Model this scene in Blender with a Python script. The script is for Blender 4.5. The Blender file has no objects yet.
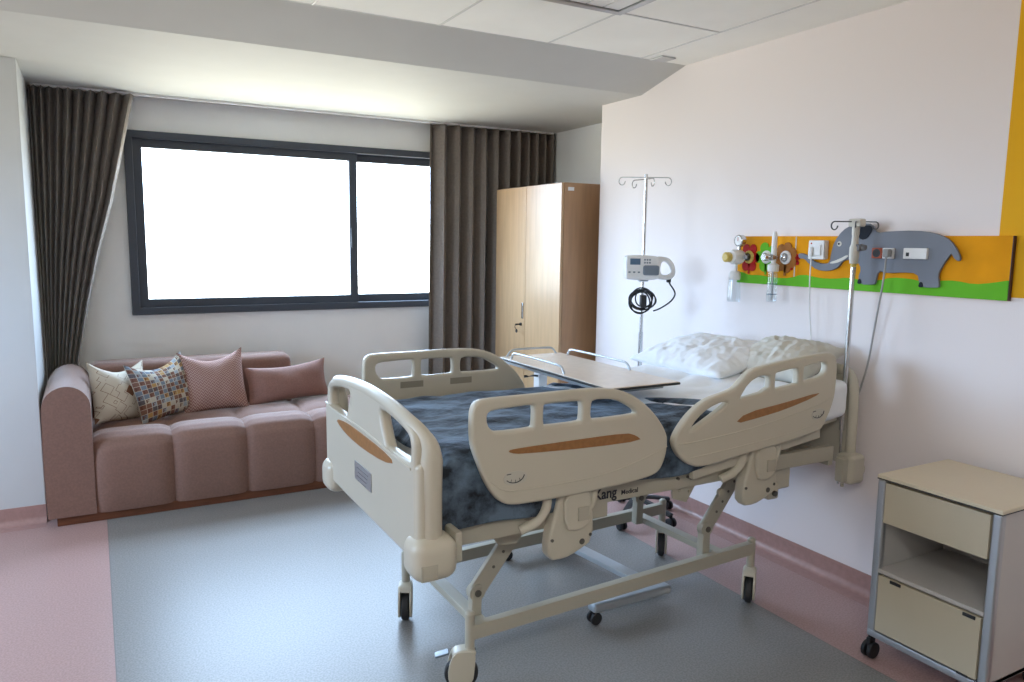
import bpy, bmesh, math, random
from mathutils import Vector, Matrix, noise
random.seed(7)
PI = math.pi
R = math.radians
S = bpy.context.scene
C = S.collection

# ---------------------------------------------------------------- camera
cam_d = bpy.data.cameras.new('camera')
cam = bpy.data.objects.new('camera', cam_d)
C.objects.link(cam)
cam_d.sensor_width = 36.0
cam_d.lens = 755.1 / 1024 * 36.0
cam_d.clip_start = 0.05
yaw, pitch, roll = R(29.01), R(7.39), R(-0.75)
fwd = Vector((math.sin(yaw) * math.cos(pitch), math.cos(yaw) * math.cos(pitch), -math.sin(pitch)))
rt = Vector((math.cos(yaw), -math.sin(yaw), 0))
dn = fwd.cross(rt)
rt2 = rt * math.cos(roll) + dn * math.sin(roll)
dn2 = dn * math.cos(roll) - rt * math.sin(roll)
M = Matrix((rt2, -dn2, -fwd)).transposed().to_4x4()
M.translation = Vector((0, 0, 1.6))
cam.matrix_world = M
S.camera = cam

# ---------------------------------------------------------------- light and exposure
S.view_settings.view_transform = 'Standard'
S.view_settings.look = 'None'
S.view_settings.gamma = 1
S.view_settings.use_curve_mapping = False
S.view_settings.exposure = 0.24
W = bpy.data.worlds.new('world')
S.world = W
W.use_nodes = True
wn = W.node_tree
wn.nodes.clear()
w_out = wn.nodes.new('ShaderNodeOutputWorld')
w_bg = wn.nodes.new('ShaderNodeBackground')
w_tc = wn.nodes.new('ShaderNodeTexCoord')
w_sp = wn.nodes.new('ShaderNodeSeparateXYZ')
w_cr = wn.nodes.new('ShaderNodeValToRGB')
wn.links.new(w_tc.outputs['Generated'], w_sp.inputs[0])
w_ma = wn.nodes.new('ShaderNodeMath'); w_ma.operation = 'MULTIPLY_ADD'
w_ma.inputs[1].default_value = 0.5; w_ma.inputs[2].default_value = 0.5
wn.links.new(w_sp.outputs['Z'], w_ma.inputs[0])
wn.links.new(w_ma.outputs[0], w_cr.inputs[0])
e = w_cr.color_ramp.elements
e[0].position = 0.46; e[0].color = (0.40, 0.39, 0.33, 1)
e[1].position = 0.54; e[1].color = (0.55, 0.75, 1.03, 1)
wn.links.new(w_cr.outputs[0], w_bg.inputs[0])
w_bg.inputs[1].default_value = 22.0
wn.links.new(w_bg.outputs[0], w_out.inputs[0])
S.cycles.max_bounces = 10
S.cycles.diffuse_bounces = 6
S.cycles.transparent_max_bounces = 16
S.cycles.sample_clamp_indirect = 6
S.cycles.caustics_reflective = False
S.cycles.caustics_refractive = False
# portal over the window opening: it only steers the sampling of the sky
pl = bpy.data.lights.new('window_portal', 'AREA')
pl.shape = 'RECTANGLE'; pl.size = 2.4; pl.size_y = 1.25
pl.cycles.is_portal = True
po = bpy.data.objects.new('window_portal', pl); C.objects.link(po)
po.location = (1.42, 5.97, 1.69); po.rotation_euler = (R(-90), 0, 0)
pl2 = pl.copy(); pl2.cycles.is_portal = True; pl2.size = 1.6; pl2.size_y = 1.15
po2 = bpy.data.objects.new('window_portal', pl2); C.objects.link(po2)
po2.matrix_world = Matrix.Translation((-2.58, 3.65, 1.675)) @ Matrix(((0, -0.0, -1, 0), (1, 0, 0, 0), (0, -1, 0, 0), (0, 0, 0, 1)))  # sampling portal of the added left window

# ---------------------------------------------------------------- materials
def mat(name, col, rough=0.5, metal=0.0, var=0.0, vscale=6.0, bump=0.0, bscale=60.0, spec=None, coat=0.0, alpha=None, trans=0.0, sheen=0.0, stretch=None):
    m = bpy.data.materials.new(name); m.use_nodes = True
    nt = m.node_tree; b = nt.nodes['Principled BSDF']
    b.inputs['Base Color'].default_value = (*col, 1)
    b.inputs['Roughness'].default_value = rough
    b.inputs['Metallic'].default_value = metal
    if spec is not None: b.inputs['Specular IOR Level'].default_value = spec
    if coat: b.inputs['Coat Weight'].default_value = coat
    if sheen:
        b.inputs['Sheen Weight'].default_value = sheen
        b.inputs['Sheen Roughness'].default_value = 0.4
    if alpha is not None: b.inputs['Alpha'].default_value = alpha
    if trans: b.inputs['Transmission Weight'].default_value = trans
    tc = nt.nodes.new('ShaderNodeTexCoord')
    src = tc.outputs['Object']
    if stretch:
        mp = nt.nodes.new('ShaderNodeMapping'); mp.inputs['Scale'].default_value = stretch
        nt.links.new(src, mp.inputs[0]); src = mp.outputs[0]
    n = nt.nodes.new('ShaderNodeTexNoise'); n.inputs['Scale'].default_value = vscale; n.inputs['Detail'].default_value = 4
    nt.links.new(src, n.inputs['Vector'])
    r = nt.nodes.new('ShaderNodeValToRGB')
    r.color_ramp.elements[0].position = 0.35; r.color_ramp.elements[1].position = 0.65
    v = max(var, 0.01)
    r.color_ramp.elements[0].color = (*[max(0, c * (1 - v)) for c in col], 1)
    r.color_ramp.elements[1].color = (*[min(1, c * (1 + v)) for c in col], 1)
    nt.links.new(n.outputs[0], r.inputs[0]); nt.links.new(r.outputs[0], b.inputs['Base Color'])
    if bump:
        n2 = nt.nodes.new('ShaderNodeTexNoise'); n2.inputs['Scale'].default_value = bscale; n2.inputs['Detail'].default_value = 3
        nt.links.new(src, n2.inputs['Vector'])
        bp = nt.nodes.new('ShaderNodeBump'); bp.inputs['Strength'].default_value = bump; bp.inputs['Distance'].default_value = 0.01
        nt.links.new(n2.outputs[0], bp.inputs['Height']); nt.links.new(bp.outputs[0], b.inputs['Normal'])
    return m

M_ = {}
M_['wall'] = mat('wall_paint', (0.72, 0.69, 0.70), 0.55, var=0.01, bump=0.05, bscale=180)
M_['wall_win'] = mat('wall_paint_grey', (0.84, 0.85, 0.85), 0.6, var=0.01, bump=0.05, bscale=180)
M_['wall_far'] = mat('wall_paint_muted', (0.42, 0.40, 0.38), 0.6, var=0.01)
M_['wall_col'] = mat('column_paint', (0.60, 0.62, 0.63), 0.6, var=.01)
M_['ceil'] = mat('ceiling_paint', (0.60, 0.60, 0.575), 0.7, var=0.01)
M_['tile'] = mat('ceiling_tile_board', (0.93, 0.925, 0.89), 0.8, var=0.02, vscale=3, bump=0.1, bscale=120)
M_['tbar'] = mat('ceiling_tile_bar', (0.68, 0.68, 0.68), 0.5)
M_['skirt'] = mat('vinyl_skirting', (0.40, 0.24, 0.215), 0.4, var=0.06, vscale=40)
M_['frame'] = mat('window_aluminium', (0.055, 0.065, 0.085), 0.4, spec=0.4)
M_['curtain'] = mat('curtain_cloth', (0.215, 0.182, 0.158), 0.8, var=0.08, vscale=60, bump=0.1, bscale=300, sheen=0.2)
M_['sofa'] = mat('sofa_velour', (0.225, 0.122, 0.093), 0.75, var=0.08, vscale=90, bump=0.15, bscale=300, sheen=0.4)
M_['plinth'] = mat('plinth_wood', (0.14, 0.045, 0.018), 0.5, var=0.15, vscale=10, stretch=(1, 8, 8))
M_['beige'] = mat('bed_plastic', (0.58, 0.54, 0.445), 0.36, var=0.01, spec=0.5)
M_['beige2'] = mat('bed_painted_steel', (0.47, 0.44, 0.36), 0.4, var=0.01)
M_['orange'] = mat('rail_inlay', (0.33, 0.155, 0.052), 0.4, var=0.1, vscale=60)
M_['grey_hole'] = mat('rail_recess', (0.30, 0.27, 0.21), 0.5)
M_['sticker'] = mat('sticker_face', (0.55, 0.53, 0.46), 0.35)
M_['ink'] = mat('printed_ink', (0.02, 0.022, 0.035), 0.4)
M_['ink_grey'] = mat('printed_grey', (0.16, 0.16, 0.17), 0.4)
M_['black'] = mat('black_plastic', (0.012, 0.012, 0.014), 0.45)
M_['rubber'] = mat('black_rubber', (0.02, 0.02, 0.022), 0.6)
M_['dark_steel'] = mat('dark_wire', (0.12, 0.12, 0.13), 0.35, metal=0.7)
M_['steel'] = mat('stainless_steel', (0.62, 0.62, 0.62), 0.25, metal=1.0)
M_['alu'] = mat('satin_aluminium', (0.50, 0.51, 0.53), 0.38, metal=0.8)
M_['bolt'] = mat('dull_bolt', (0.16, 0.15, 0.13), 0.4, metal=0.6)
M_['white'] = mat('white_plastic', (0.83, 0.83, 0.83), 0.35)
M_['offwhite'] = mat('offwhite_plastic', (0.62, 0.59, 0.52), 0.4)
M_['sheet'] = mat('white_cotton', (0.86, 0.89, 0.93), 0.85, var=0.01, bump=0.2, bscale=30)
M_['sheet2'] = mat('cream_cotton', (0.64, 0.62, 0.56), 0.85, var=0.02, bump=0.25, bscale=12)
M_['laminate'] = mat('table_laminate', (0.86, 0.77, 0.68), 0.28, var=0.04, vscale=25)
M_['edge'] = mat('dark_edge_band', (0.03, 0.03, 0.03), 0.5)
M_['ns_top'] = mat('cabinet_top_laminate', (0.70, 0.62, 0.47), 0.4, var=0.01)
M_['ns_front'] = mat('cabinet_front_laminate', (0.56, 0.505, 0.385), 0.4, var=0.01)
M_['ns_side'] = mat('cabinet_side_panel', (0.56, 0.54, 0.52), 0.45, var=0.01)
M_['screen'] = mat('pump_screen', (0.10, 0.17, 0.26), 0.2)
M_['bluegrey'] = mat('bluegrey_plastic', (0.18, 0.22, 0.27), 0.3)
M_['yellow'] = mat('yellow_plastic', (0.62, 0.46, 0.10), 0.4)
M_['mural'] = mat('mural_orange', (0.80, 0.335, 0.008), 0.75, spec=.15, var=0.12, vscale=4)
M_['grass'] = mat('mural_green', (0.145, 0.50, 0.03), 0.75, spec=.15, var=0.05, vscale=4)
M_['elephant'] = mat('mural_grey', (0.225, 0.245, 0.29), 0.75, spec=.15, var=0.04, vscale=4)
M_['elephant_d'] = mat('mural_dark_grey', (0.02, 0.024, 0.035), 0.75, spec=.15)
M_['red'] = mat('mural_red', (0.40, 0.012, 0.01), 0.7, spec=.2)
M_['brown'] = mat('mural_brown', (0.36, 0.14, 0.03), 0.7, spec=.2)
M_['board_edge'] = mat('mural_board_edge', (0.06, 0.025, 0.03), 0.5)
M_['redsocket'] = mat('red_socket', (0.42, 0.07, 0.02), 0.4)
M_['mural_white'] = mat('mural_white', (0.70, 0.68, 0.62), 0.5)
M_['wood'] = mat('beech_laminate', (0.53, 0.345, 0.19), 0.3, var=0.06, vscale=5, stretch=(6, 6, 0.6), spec=0.5)
M_['wood_side'] = mat('beech_side_panel', (0.44, 0.26, 0.14), 0.4, var=0.08, vscale=5, stretch=(6, 6, 0.6))
M_['tablegrey'] = mat('grey_painted_steel', (0.50, 0.54, 0.58), 0.35, metal=0.3)

def glass(name, tint, fac, rough=0.02):
    m = bpy.data.materials.new(name); m.use_nodes = True; nt = m.node_tree; nt.nodes.clear()
    o = nt.nodes.new('ShaderNodeOutputMaterial'); mx = nt.nodes.new('ShaderNodeMixShader')
    t = nt.nodes.new('ShaderNodeBsdfTransparent'); g = nt.nodes.new('ShaderNodeBsdfGlossy')
    t.inputs[0].default_value = (*tint, 1); g.inputs['Roughness'].default_value = rough
    mx.inputs[0].default_value = fac
    nt.links.new(t.outputs[0], mx.inputs[1]); nt.links.new(g.outputs[0], mx.inputs[2]); nt.links.new(mx.outputs[0], o.inputs[0])
    return m
M_['glass'] = glass('window_glass', (0.97, 0.98, 0.98), 0.04)
M_['clear'] = glass('clear_plastic', (0.93, 0.95, 0.96), 0.08, 0.15)

def node_mat(name):
    m = bpy.data.materials.new(name); m.use_nodes = True
    nt = m.node_tree
    L = nt.links.new
    def N(t, **k):
        n = nt.nodes.new(t)
        for a, v in k.items(): setattr(n, a, v)
        return n
    def math_(op, a, b=None, c=None):
        n = nt.nodes.new('ShaderNodeMath'); n.operation = op
        for i, x in enumerate((a, b, c)):
            if x is None: continue
            if isinstance(x, (int, float)): n.inputs[i].default_value = x
            else: L(x, n.inputs[i])
        return n.outputs[0]
    def mix(f, a, b):
        n = nt.nodes.new('ShaderNodeMix'); n.data_type = 'RGBA'
        if isinstance(f, (int, float)): n.inputs[0].default_value = f
        else: L(f, n.inputs[0])
        for i, x in ((6, a), (7, b)):
            if isinstance(x, tuple): n.inputs[i].default_value = (*x, 1)
            else: L(x, n.inputs[i])
        return n.outputs[2]
    return m, nt, nt.nodes['Principled BSDF'], N, L, math_, mix

# floor: grey speckled vinyl, pink borders on the left and along the right wall
m, nt, b, N, L, F, X = node_mat('floor_vinyl')
tc = N('ShaderNodeTexCoord'); sp = N('ShaderNodeSeparateXYZ'); L(tc.outputs['Object'], sp.inputs[0])
left = F('LESS_THAN', sp.outputs[0], 0.0)
right = F('GREATER_THAN', sp.outputs[0], 2.54)
seam = F('LESS_THAN', F('ABSOLUTE', sp.outputs[0]), 0.0022)
seam2 = F('LESS_THAN', F('ABSOLUTE', F('SUBTRACT', sp.outputs[0], 2.54)), 0.0022)
n1 = N('ShaderNodeTexNoise'); n1.inputs['Scale'].default_value = 130; n1.inputs['Detail'].default_value = 2; L(tc.outputs['Object'], n1.inputs[0])
cr = N('ShaderNodeValToRGB'); L(n1.outputs[0], cr.inputs[0])
cr.color_ramp.elements[0].position = .38; cr.color_ramp.elements[0].color = (.20, .193, .185, 1)
cr.color_ramp.elements[1].position = .6; cr.color_ramp.elements[1].color = (.265, .257, .247, 1)
cp = N('ShaderNodeValToRGB'); L(n1.outputs[0], cp.inputs[0])
cp.color_ramp.elements[0].position = .38; cp.color_ramp.elements[0].color = (.38, .245, .225, 1)
cp.color_ramp.elements[1].position = .6; cp.color_ramp.elements[1].color = (.46, .30, .28, 1)
c = X(F('MAXIMUM', left, right), cr.outputs[0], cp.outputs[0])
c = X(F('MAXIMUM', seam, seam2), c, (.20, .18, .18))
L(c, b.inputs['Base Color'])
b.inputs['Roughness'].default_value = 0.37
b.inputs['Specular IOR Level'].default_value = 0.42
bp = N('ShaderNodeBump'); bp.inputs['Strength'].default_value = .06; bp.inputs['Distance'].default_value = .004
n3 = N('ShaderNodeTexNoise'); n3.inputs['Scale'].default_value = 35; L(tc.outputs['Object'], n3.inputs[0]); L(n3.outputs[0], bp.inputs['Height']); L(bp.outputs[0], b.inputs['Normal'])
M_['floor'] = m

# right wall: pinkish white paint with an orange-yellow painted field nearest the camera
m, nt, b, N, L, F, X = node_mat('right_wall_paint')
tc = N('ShaderNodeTexCoord'); sp = N('ShaderNodeSeparateXYZ'); L(tc.outputs['Object'], sp.inputs[0])
f = F('MULTIPLY', F('LESS_THAN', sp.outputs[1], 1.668), F('GREATER_THAN', sp.outputs[2], 1.418))
f = F('MULTIPLY', f, F('GREATER_THAN', sp.outputs[1], 0.2))
L(X(f, (.88, .82, .82), (.84, .44, .008)), b.inputs['Base Color'])
b.inputs['Specular IOR Level'].default_value = .2
b.inputs['Roughness'].default_value = .6
M_['wall_r'] = m

# navy fleece with pale brushed patches, bluish highlights painted into them
m, nt, b, N, L, F, X = node_mat('navy_fleece')
tc = N('ShaderNodeTexCoord')
mp = N('ShaderNodeMapping'); mp.inputs['Scale'].default_value = (1.0, 2.0, 1.0); mp.inputs['Rotation'].default_value = (0, 0, .3)
L(tc.outputs['Object'], mp.inputs[0])
n1 = N('ShaderNodeTexNoise'); n1.inputs['Scale'].default_value = 5.5; n1.inputs['Detail'].default_value = 7; n1.inputs['Roughness'].default_value = .62; L(mp.outputs[0], n1.inputs[0])
cr = N('ShaderNodeValToRGB'); L(n1.outputs[0], cr.inputs[0])
cr.color_ramp.elements[0].position = .44; cr.color_ramp.elements[0].color = (.007, .011, .018, 1)
cr.color_ramp.elements[1].position = .62; cr.color_ramp.elements[1].color = (.125, .18, .25, 1)
L(cr.outputs[0], b.inputs['Base Color'])
b.inputs['Roughness'].default_value = .8; b.inputs['Sheen Weight'].default_value = .35; b.inputs['Sheen Roughness'].default_value = .35
b.inputs['Sheen Tint'].default_value = (.5, .65, .85, 1)
bp = N('ShaderNodeBump'); bp.inputs['Strength'].default_value = .5; bp.inputs['Distance'].default_value = .012
n3 = N('ShaderNodeTexNoise'); n3.inputs['Scale'].default_value = 30; n3.inputs['Detail'].default_value = 5; L(tc.outputs['Object'], n3.inputs[0]); L(n3.outputs[0], bp.inputs['Height']); L(bp.outputs[0], b.inputs['Normal'])
M_['fleece'] = m

# cream cushion with drawn brown maze lines
m, nt, b, N, L, F, X = node_mat('cushion_maze_print')
tc = N('ShaderNodeTexCoord')
mp = N('ShaderNodeMapping'); mp.inputs['Rotation'].default_value = (0, 0, .6); mp.inputs['Scale'].default_value = (3.6, 3.6, 3.6); L(tc.outputs['UV'], mp.inputs[0])
v = N('ShaderNodeTexVoronoi'); v.distance = 'CHEBYCHEV'; v.inputs['Scale'].default_value = 1.6; v.inputs['Randomness'].default_value = .9; L(mp.outputs[0], v.inputs['Vector'])
d = v.outputs['Distance']
r1 = F('LESS_THAN', F('ABSOLUTE', F('SUBTRACT', F('FRACT', F('MULTIPLY', d, 3.6)), .5)), .065)
w = N('ShaderNodeSeparateColor'); L(v.outputs['Color'], w.inputs[0])
gate = F('GREATER_THAN', F('FRACT', F('ADD', F('MULTIPLY', d, 1.4), w.outputs[0])), .22)
L(X(F('MULTIPLY', r1, gate), (.62, .57, .48), (.19, .085, .045)), b.inputs['Base Color'])
b.inputs['Roughness'].default_value = .85
M_['cush_maze'] = m

# multicoloured cushion of small blocks with letter-like marks
m, nt, b, N, L, F, X = node_mat('cushion_block_print')
tc = N('ShaderNodeTexCoord')
mp = N('ShaderNodeMapping'); mp.inputs['Scale'].default_value = (13, 13, 13); L(tc.outputs['UV'], mp.inputs[0])
sp = N('ShaderNodeSeparateXYZ'); L(mp.outputs[0], sp.inputs[0])
fx = F('FRACT', sp.outputs[0]); fy = F('FRACT', sp.outputs[1])
ix = F('FLOOR', sp.outputs[0]); iy = F('FLOOR', sp.outputs[1])
cb = N('ShaderNodeCombineXYZ'); L(ix, cb.inputs[0]); L(iy, cb.inputs[1])
wn_ = N('ShaderNodeTexWhiteNoise'); wn_.noise_dimensions = '2D'; L(cb.outputs[0], wn_.inputs['Vector'])
cr = N('ShaderNodeValToRGB'); cr.color_ramp.interpolation = 'CONSTANT'; L(wn_.outputs['Value'], cr.inputs[0])
cols = [(0, (.16, .20, .25)), (.2, (.48, .44, .36)), (.38, (.20, .10, .07)), (.60, (.42, .25, .09)), (.7, (.30, .34, .38)), (.86, (.10, .09, .10))]
el = cr.color_ramp.elements
el[0].position = 0; el[0].color = (*cols[0][1], 1); el[1].position = cols[1][0]; el[1].color = (*cols[1][1], 1)
for p_, c_ in cols[2:]:
    q = el.new(p_); q.color = (*c_, 1)
stem = F('MULTIPLY', F('GREATER_THAN', fx, .22), F('LESS_THAN', fx, .42))
stem = F('MULTIPLY', stem, F('MULTIPLY', F('GREATER_THAN', fy, .14), F('LESS_THAN', fy, .88)))
bar1 = F('MULTIPLY', F('MULTIPLY', F('GREATER_THAN', fy, .72), F('LESS_THAN', fy, .88)), F('MULTIPLY', F('GREATER_THAN', fx, .22), F('LESS_THAN', fx, .84)))
bar2 = F('MULTIPLY', F('MULTIPLY', F('GREATER_THAN', fy, .42), F('LESS_THAN', fy, .56)), F('MULTIPLY', F('GREATER_THAN', fx, .22), F('LESS_THAN', fx, .72)))
glyph = F('MAXIMUM', stem, F('MAXIMUM', bar1, bar2))
glyph = F('MULTIPLY', glyph, F('GREATER_THAN', F('MODULO', F('ADD', F('ADD', ix, iy), 40), 2), .5))
grid = F('MAXIMUM', F('LESS_THAN', fx, .07), F('LESS_THAN', fy, .07))
c = X(glyph, cr.outputs[0], (.13, .05, .035)); c = X(grid, c, (.58, .54, .45))
L(c, b.inputs['Base Color']); b.inputs['Roughness'].default_value = .85
M_['cush_block'] = m

# herringbone weave cushion
m, nt, b, N, L, F, X = node_mat('cushion_herringbone')
tc = N('ShaderNodeTexCoord'); sp = N('ShaderNodeSeparateXYZ'); L(tc.outputs['UV'], sp.inputs[0])
zz = F('PINGPONG', F('MULTIPLY', sp.outputs[0], 16), .5)
st = F('FRACT', F('ADD', F('MULTIPLY', sp.outputs[1], 20), F('MULTIPLY', zz, 2)))
f = F('LESS_THAN', st, .45)
L(X(f, (.24, .115, .095), (.44, .30, .26)), b.inputs['Base Color']); b.inputs['Roughness'].default_value = .9
M_['cush_herring'] = m
M_['cush_plain'] = mat('cushion_plain_velour', (0.25, 0.13, 0.105), 0.8, var=0.1, vscale=120, bump=0.2, bscale=250, sheen=.3)

# ---------------------------------------------------------------- mesh helpers
def finish(bm, angle=38):
    bm.normal_update()
    for f in bm.faces: f.smooth = True
    for e in bm.edges:
        if len(e.link_faces) == 2:
            e.smooth = e.calc_face_angle(0) < R(angle)
def link(name, bm, mats, parent=None, angle=38, recalc=True):
    if recalc: bmesh.ops.recalc_face_normals(bm, faces=bm.faces)
    finish(bm, angle)
    me = bpy.data.meshes.new(name); bm.to_mesh(me); bm.free()
    if not isinstance(mats, (list, tuple)): mats = [mats]
    for m in mats: me.materials.append(M_[m] if isinstance(m, str) else m)
    o = bpy.data.objects.new(name, me); C.objects.link(o)
    if angle < 55:
        wn_m = o.modifiers.new('weighted', 'WEIGHTED_NORMAL'); wn_m.keep_sharp = True
    if parent:
        o.parent = parent
        me.transform(Matrix.Translation(-Vector(root_loc(parent))) if parent.get('_abs') else Matrix())
    return o
def root_loc(p): return p['_abs']
def B(): return bmesh.new()
def box(bm, x0, x1, y0, y1, z0, z1, bev=0.0, seg=2, mi=0, rot=None, about=None):
    r = bmesh.ops.create_cube(bm, size=1)
    vs = r['verts']
    for v in vs:
        v.co = Vector(((x0 + x1) / 2 + v.co.x * (x1 - x0), (y0 + y1) / 2 + v.co.y * (y1 - y0), (z0 + z1) / 2 + v.co.z * (z1 - z0)))
    fs = list({f for v in vs for f in v.link_faces})
    for f in fs: f.material_index = mi
    if bev:
        es = list({e for v in vs for e in v.link_edges})
        q = bmesh.ops.bevel(bm, geom=es, offset=bev, segments=seg, profile=.5, affect='EDGES')
        vs = list({v for f in q['faces'] for v in f.verts} | {v for v in vs if v.is_valid})
        for f in q['faces']: f.material_index = mi
    if rot is not None:
        bmesh.ops.rotate(bm, verts=vs, cent=about or ((x0 + x1) / 2, (y0 + y1) / 2, (z0 + z1) / 2), matrix=rot)
    return vs
def tube(bm, pts, r, seg=10, mi=0, caps=True, closed=False, flat=None):
    pts = [Vector(p) for p in pts]; n = len(pts); rings = []
    rr = r if isinstance(r, (list, tuple)) else [r] * n
    up = None
    for i, p in enumerate(pts):
        a = pts[i - 1] if (i > 0 or closed) else p
        c = pts[(i + 1) % n] if (i < n - 1 or closed) else p
        t = (c - a).normalized()
        if up is None:
            up = t.orthogonal().normalized() if abs(t.z) > .95 else Vector((0, 0, 1))
        s = t.cross(up)
        if s.length < 1e-5: s = t.orthogonal()
        s.normalize(); u = s.cross(t).normalized(); up = u
        ring = []
        for k in range(seg):
            an = 2 * PI * k / seg
            sx, sy = (1, 1) if flat is None else flat
            ring.append(bm.verts.new(p + (s * math.cos(an) * sx + u * math.sin(an) * sy) * rr[i]))
        rings.append(ring)
    m_ = n if closed else n - 1
    for i in range(m_):
        a, c = rings[i], rings[(i + 1) % n]
        for k in range(seg):
            f = bm.faces.new((a[k], a[(k + 1) % seg], c[(k + 1) % seg], c[k])); f.material_index = mi
    if caps and not closed:
        for ring in (rings[0][::-1], rings[-1]):
            f = bm.faces.new(ring); f.material_index = mi
def bar(bm, a, b_, w, h, bev=.004, mi=0, up=(0, 0, 1)):
    a, b_ = Vector(a), Vector(b_); d = b_ - a; L_ = d.length; t = d.normalized()
    s = t.cross(Vector(up)).normalized(); u = s.cross(t)
    r = bmesh.ops.create_cube(bm, size=1); vs = r['verts']
    for v in vs: v.co = Vector((v.co.x * L_, v.co.y * w, v.co.z * h))
    for f in {f for v in vs for f in v.link_faces}: f.material_index = mi
    q = bmesh.ops.bevel(bm, geom=list({e for v in vs for e in v.link_edges}), offset=bev, segments=2, profile=.5, affect='EDGES')
    vs = list({v for f in q['faces'] for v in f.verts} | {v for v in vs if v.is_valid})
    for f in q['faces']: f.material_index = mi
    mt = Matrix((t, -s, u)).transposed().to_4x4(); mt.translation = (a + b_) / 2
    for v in vs: v.co = mt @ v.co
def cyl(bm, a, b_, r, seg=16, mi=0, r2=None):
    tube(bm, [a, b_], [r, r2 if r2 is not None else r], seg, mi)
def lathe(bm, prof, cen, axis='z', seg=24, mi=0):
    """prof: (radius, height) pairs from one end to the other"""
    cen = Vector(cen); rings = []
    for r, h in prof:
        ring = []
        for k in range(seg):
            a = 2 * PI * k / seg; c_, s_ = math.cos(a) * r, math.sin(a) * r
            p = {'z': (c_, s_, h), 'x': (h, c_, s_), 'y': (c_, h, s_)}[axis]
            ring.append(bm.verts.new(cen + Vector(p)))
        rings.append(ring)
    for a, c_ in zip(rings, rings[1:]):
        for k in range(seg):
            f = bm.faces.new((a[k], a[(k + 1) % seg], c_[(k + 1) % seg], c_[k])); f.material_index = mi
    for ring in (rings[0], rings[-1]):
        f = bm.faces.new(ring); f.material_index = mi
def smooth(pts, it=2, closed=True):
    for _ in range(it):
        o = []; n = len(pts)
        if not closed: o.append(pts[0])
        for i in range(n if closed else n - 1):
            a, c_ = pts[i], pts[(i + 1) % n]
            o.append(tuple(x * .75 + y * .25 for x, y in zip(a, c_))); o.append(tuple(x * .25 + y * .75 for x, y in zip(a, c_)))
        if not closed: o.append(pts[-1])
        pts = o
    return pts
def absorb(bm, me, conv, mi):
    t = bmesh.new(); t.from_mesh(me)
    bmesh.ops.remove_doubles(t, verts=t.verts[:], dist=1e-5)
    mp = {}
    for v in t.verts: mp[v.index] = bm.verts.new(conv(v.co.x, v.co.y, v.co.z))
    for f in t.faces:
        try: bm.faces.new([mp[v.index] for v in f.verts]).material_index = mi
        except ValueError: pass
    t.free()
def plate(bm, outline, holes, thick, bev, conv, it=2, mi=0, hit=1, res=3):
    """solid plate with a rounded rim: outline and holes in its own plane, conv maps (u, v, w) to the room"""
    cu = bpy.data.curves.new('t', 'CURVE'); cu.dimensions = '2D'; cu.fill_mode = 'BOTH'
    cu.extrude = max(thick / 2 - bev, 0.0001); cu.bevel_depth = bev; cu.bevel_resolution = res; cu.offset = -bev
    def area(p): return sum(a[0] * c_[1] - c_[0] * a[1] for a, c_ in zip(p, p[1:] + p[:1]))
    for k, o in enumerate([outline] + list(holes)):
        o = smooth(list(o), it if k == 0 else hit)
        if (area(o) < 0) == (k == 0): o = o[::-1]
        s = cu.splines.new('POLY'); s.points.add(len(o) - 1); s.use_cyclic_u = True
        for p, q in zip(s.points, o): p.co = (q[0], q[1], 0, 1)
    ob = bpy.data.objects.new('t', cu); C.objects.link(ob)
    dg = bpy.context.evaluated_depsgraph_get(); dg.update()
    me = bpy.data.meshes.new_from_object(ob.evaluated_get(dg))
    absorb(bm, me, conv, mi)
    bpy.data.objects.remove(ob); bpy.data.curves.remove(cu); bpy.data.meshes.remove(me)
def grid(bm, nu, nv, fn, uv=False, mi=0, wrap=False):
    vs = [[bm.verts.new(fn(i / nu, j / nv)) for j in range(nv + 1)] for i in range(nu + 1)]
    L_ = bm.loops.layers.uv.verify() if uv else None
    for i in range(nu):
        for j in range(nv):
            f = bm.faces.new((vs[i][j], vs[i + 1][j], vs[i + 1][j + 1], vs[i][j + 1])); f.material_index = mi
            if uv:
                for lp, (a, c_) in zip(f.loops, ((i, j), (i + 1, j), (i + 1, j + 1), (i, j + 1))): lp[L_].uv = (a / nu, c_ / nv)
    return vs
def thicken(o, t):
    md = o.modifiers.new('thickness', 'SOLIDIFY'); md.thickness = t; md.offset = 0

def thing(name, label, cat, loc=(0, 0, 0), group=None):
    o = bpy.data.objects.new(name, None); C.objects.link(o)
    o.empty_display_size = .1
    o.location = loc; o['_abs'] = list(loc)
    o['label'] = label; o['category'] = cat
    if group: o['group'] = group
    return o
EACH = {'backrest_frame', 'pivot_plate', 'bolt', 'key', 'grip_recess', 'rocker', 'hook', 'tusk', 'level_mark', 'cross_bar', 'finger_pull', 'lock_key', 'socket_contacts'}
def islands(bm):
    seen = set(); out = []
    for f0 in bm.faces:
        if f0 in seen: continue
        st = [f0]; seen.add(f0); isl = []
        while st:
            f = st.pop(); isl.append(f)
            for v in f.verts:
                for g in v.link_faces:
                    if g not in seen: seen.add(g); st.append(g)
        out.append(isl)
    return out
def part(name, bm, m, parent, label=None, angle=38, sub=None, recalc=True):
    if name in EACH:
        isl = islands(bm)
        if len(isl) > 1:
            r = None
            for fs in isl:
                b2 = bmesh.new(); mp = {}
                for f in fs:
                    for v in f.verts:
                        if v not in mp: mp[v] = b2.verts.new(v.co)
                for f in fs: b2.faces.new([mp[v] for v in f.verts])
                r = part_one(name, b2, m, parent, label, angle, sub, recalc)
            bm.free()
            return r
    return part_one(name, bm, m, parent, label, angle, sub, recalc)
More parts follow.
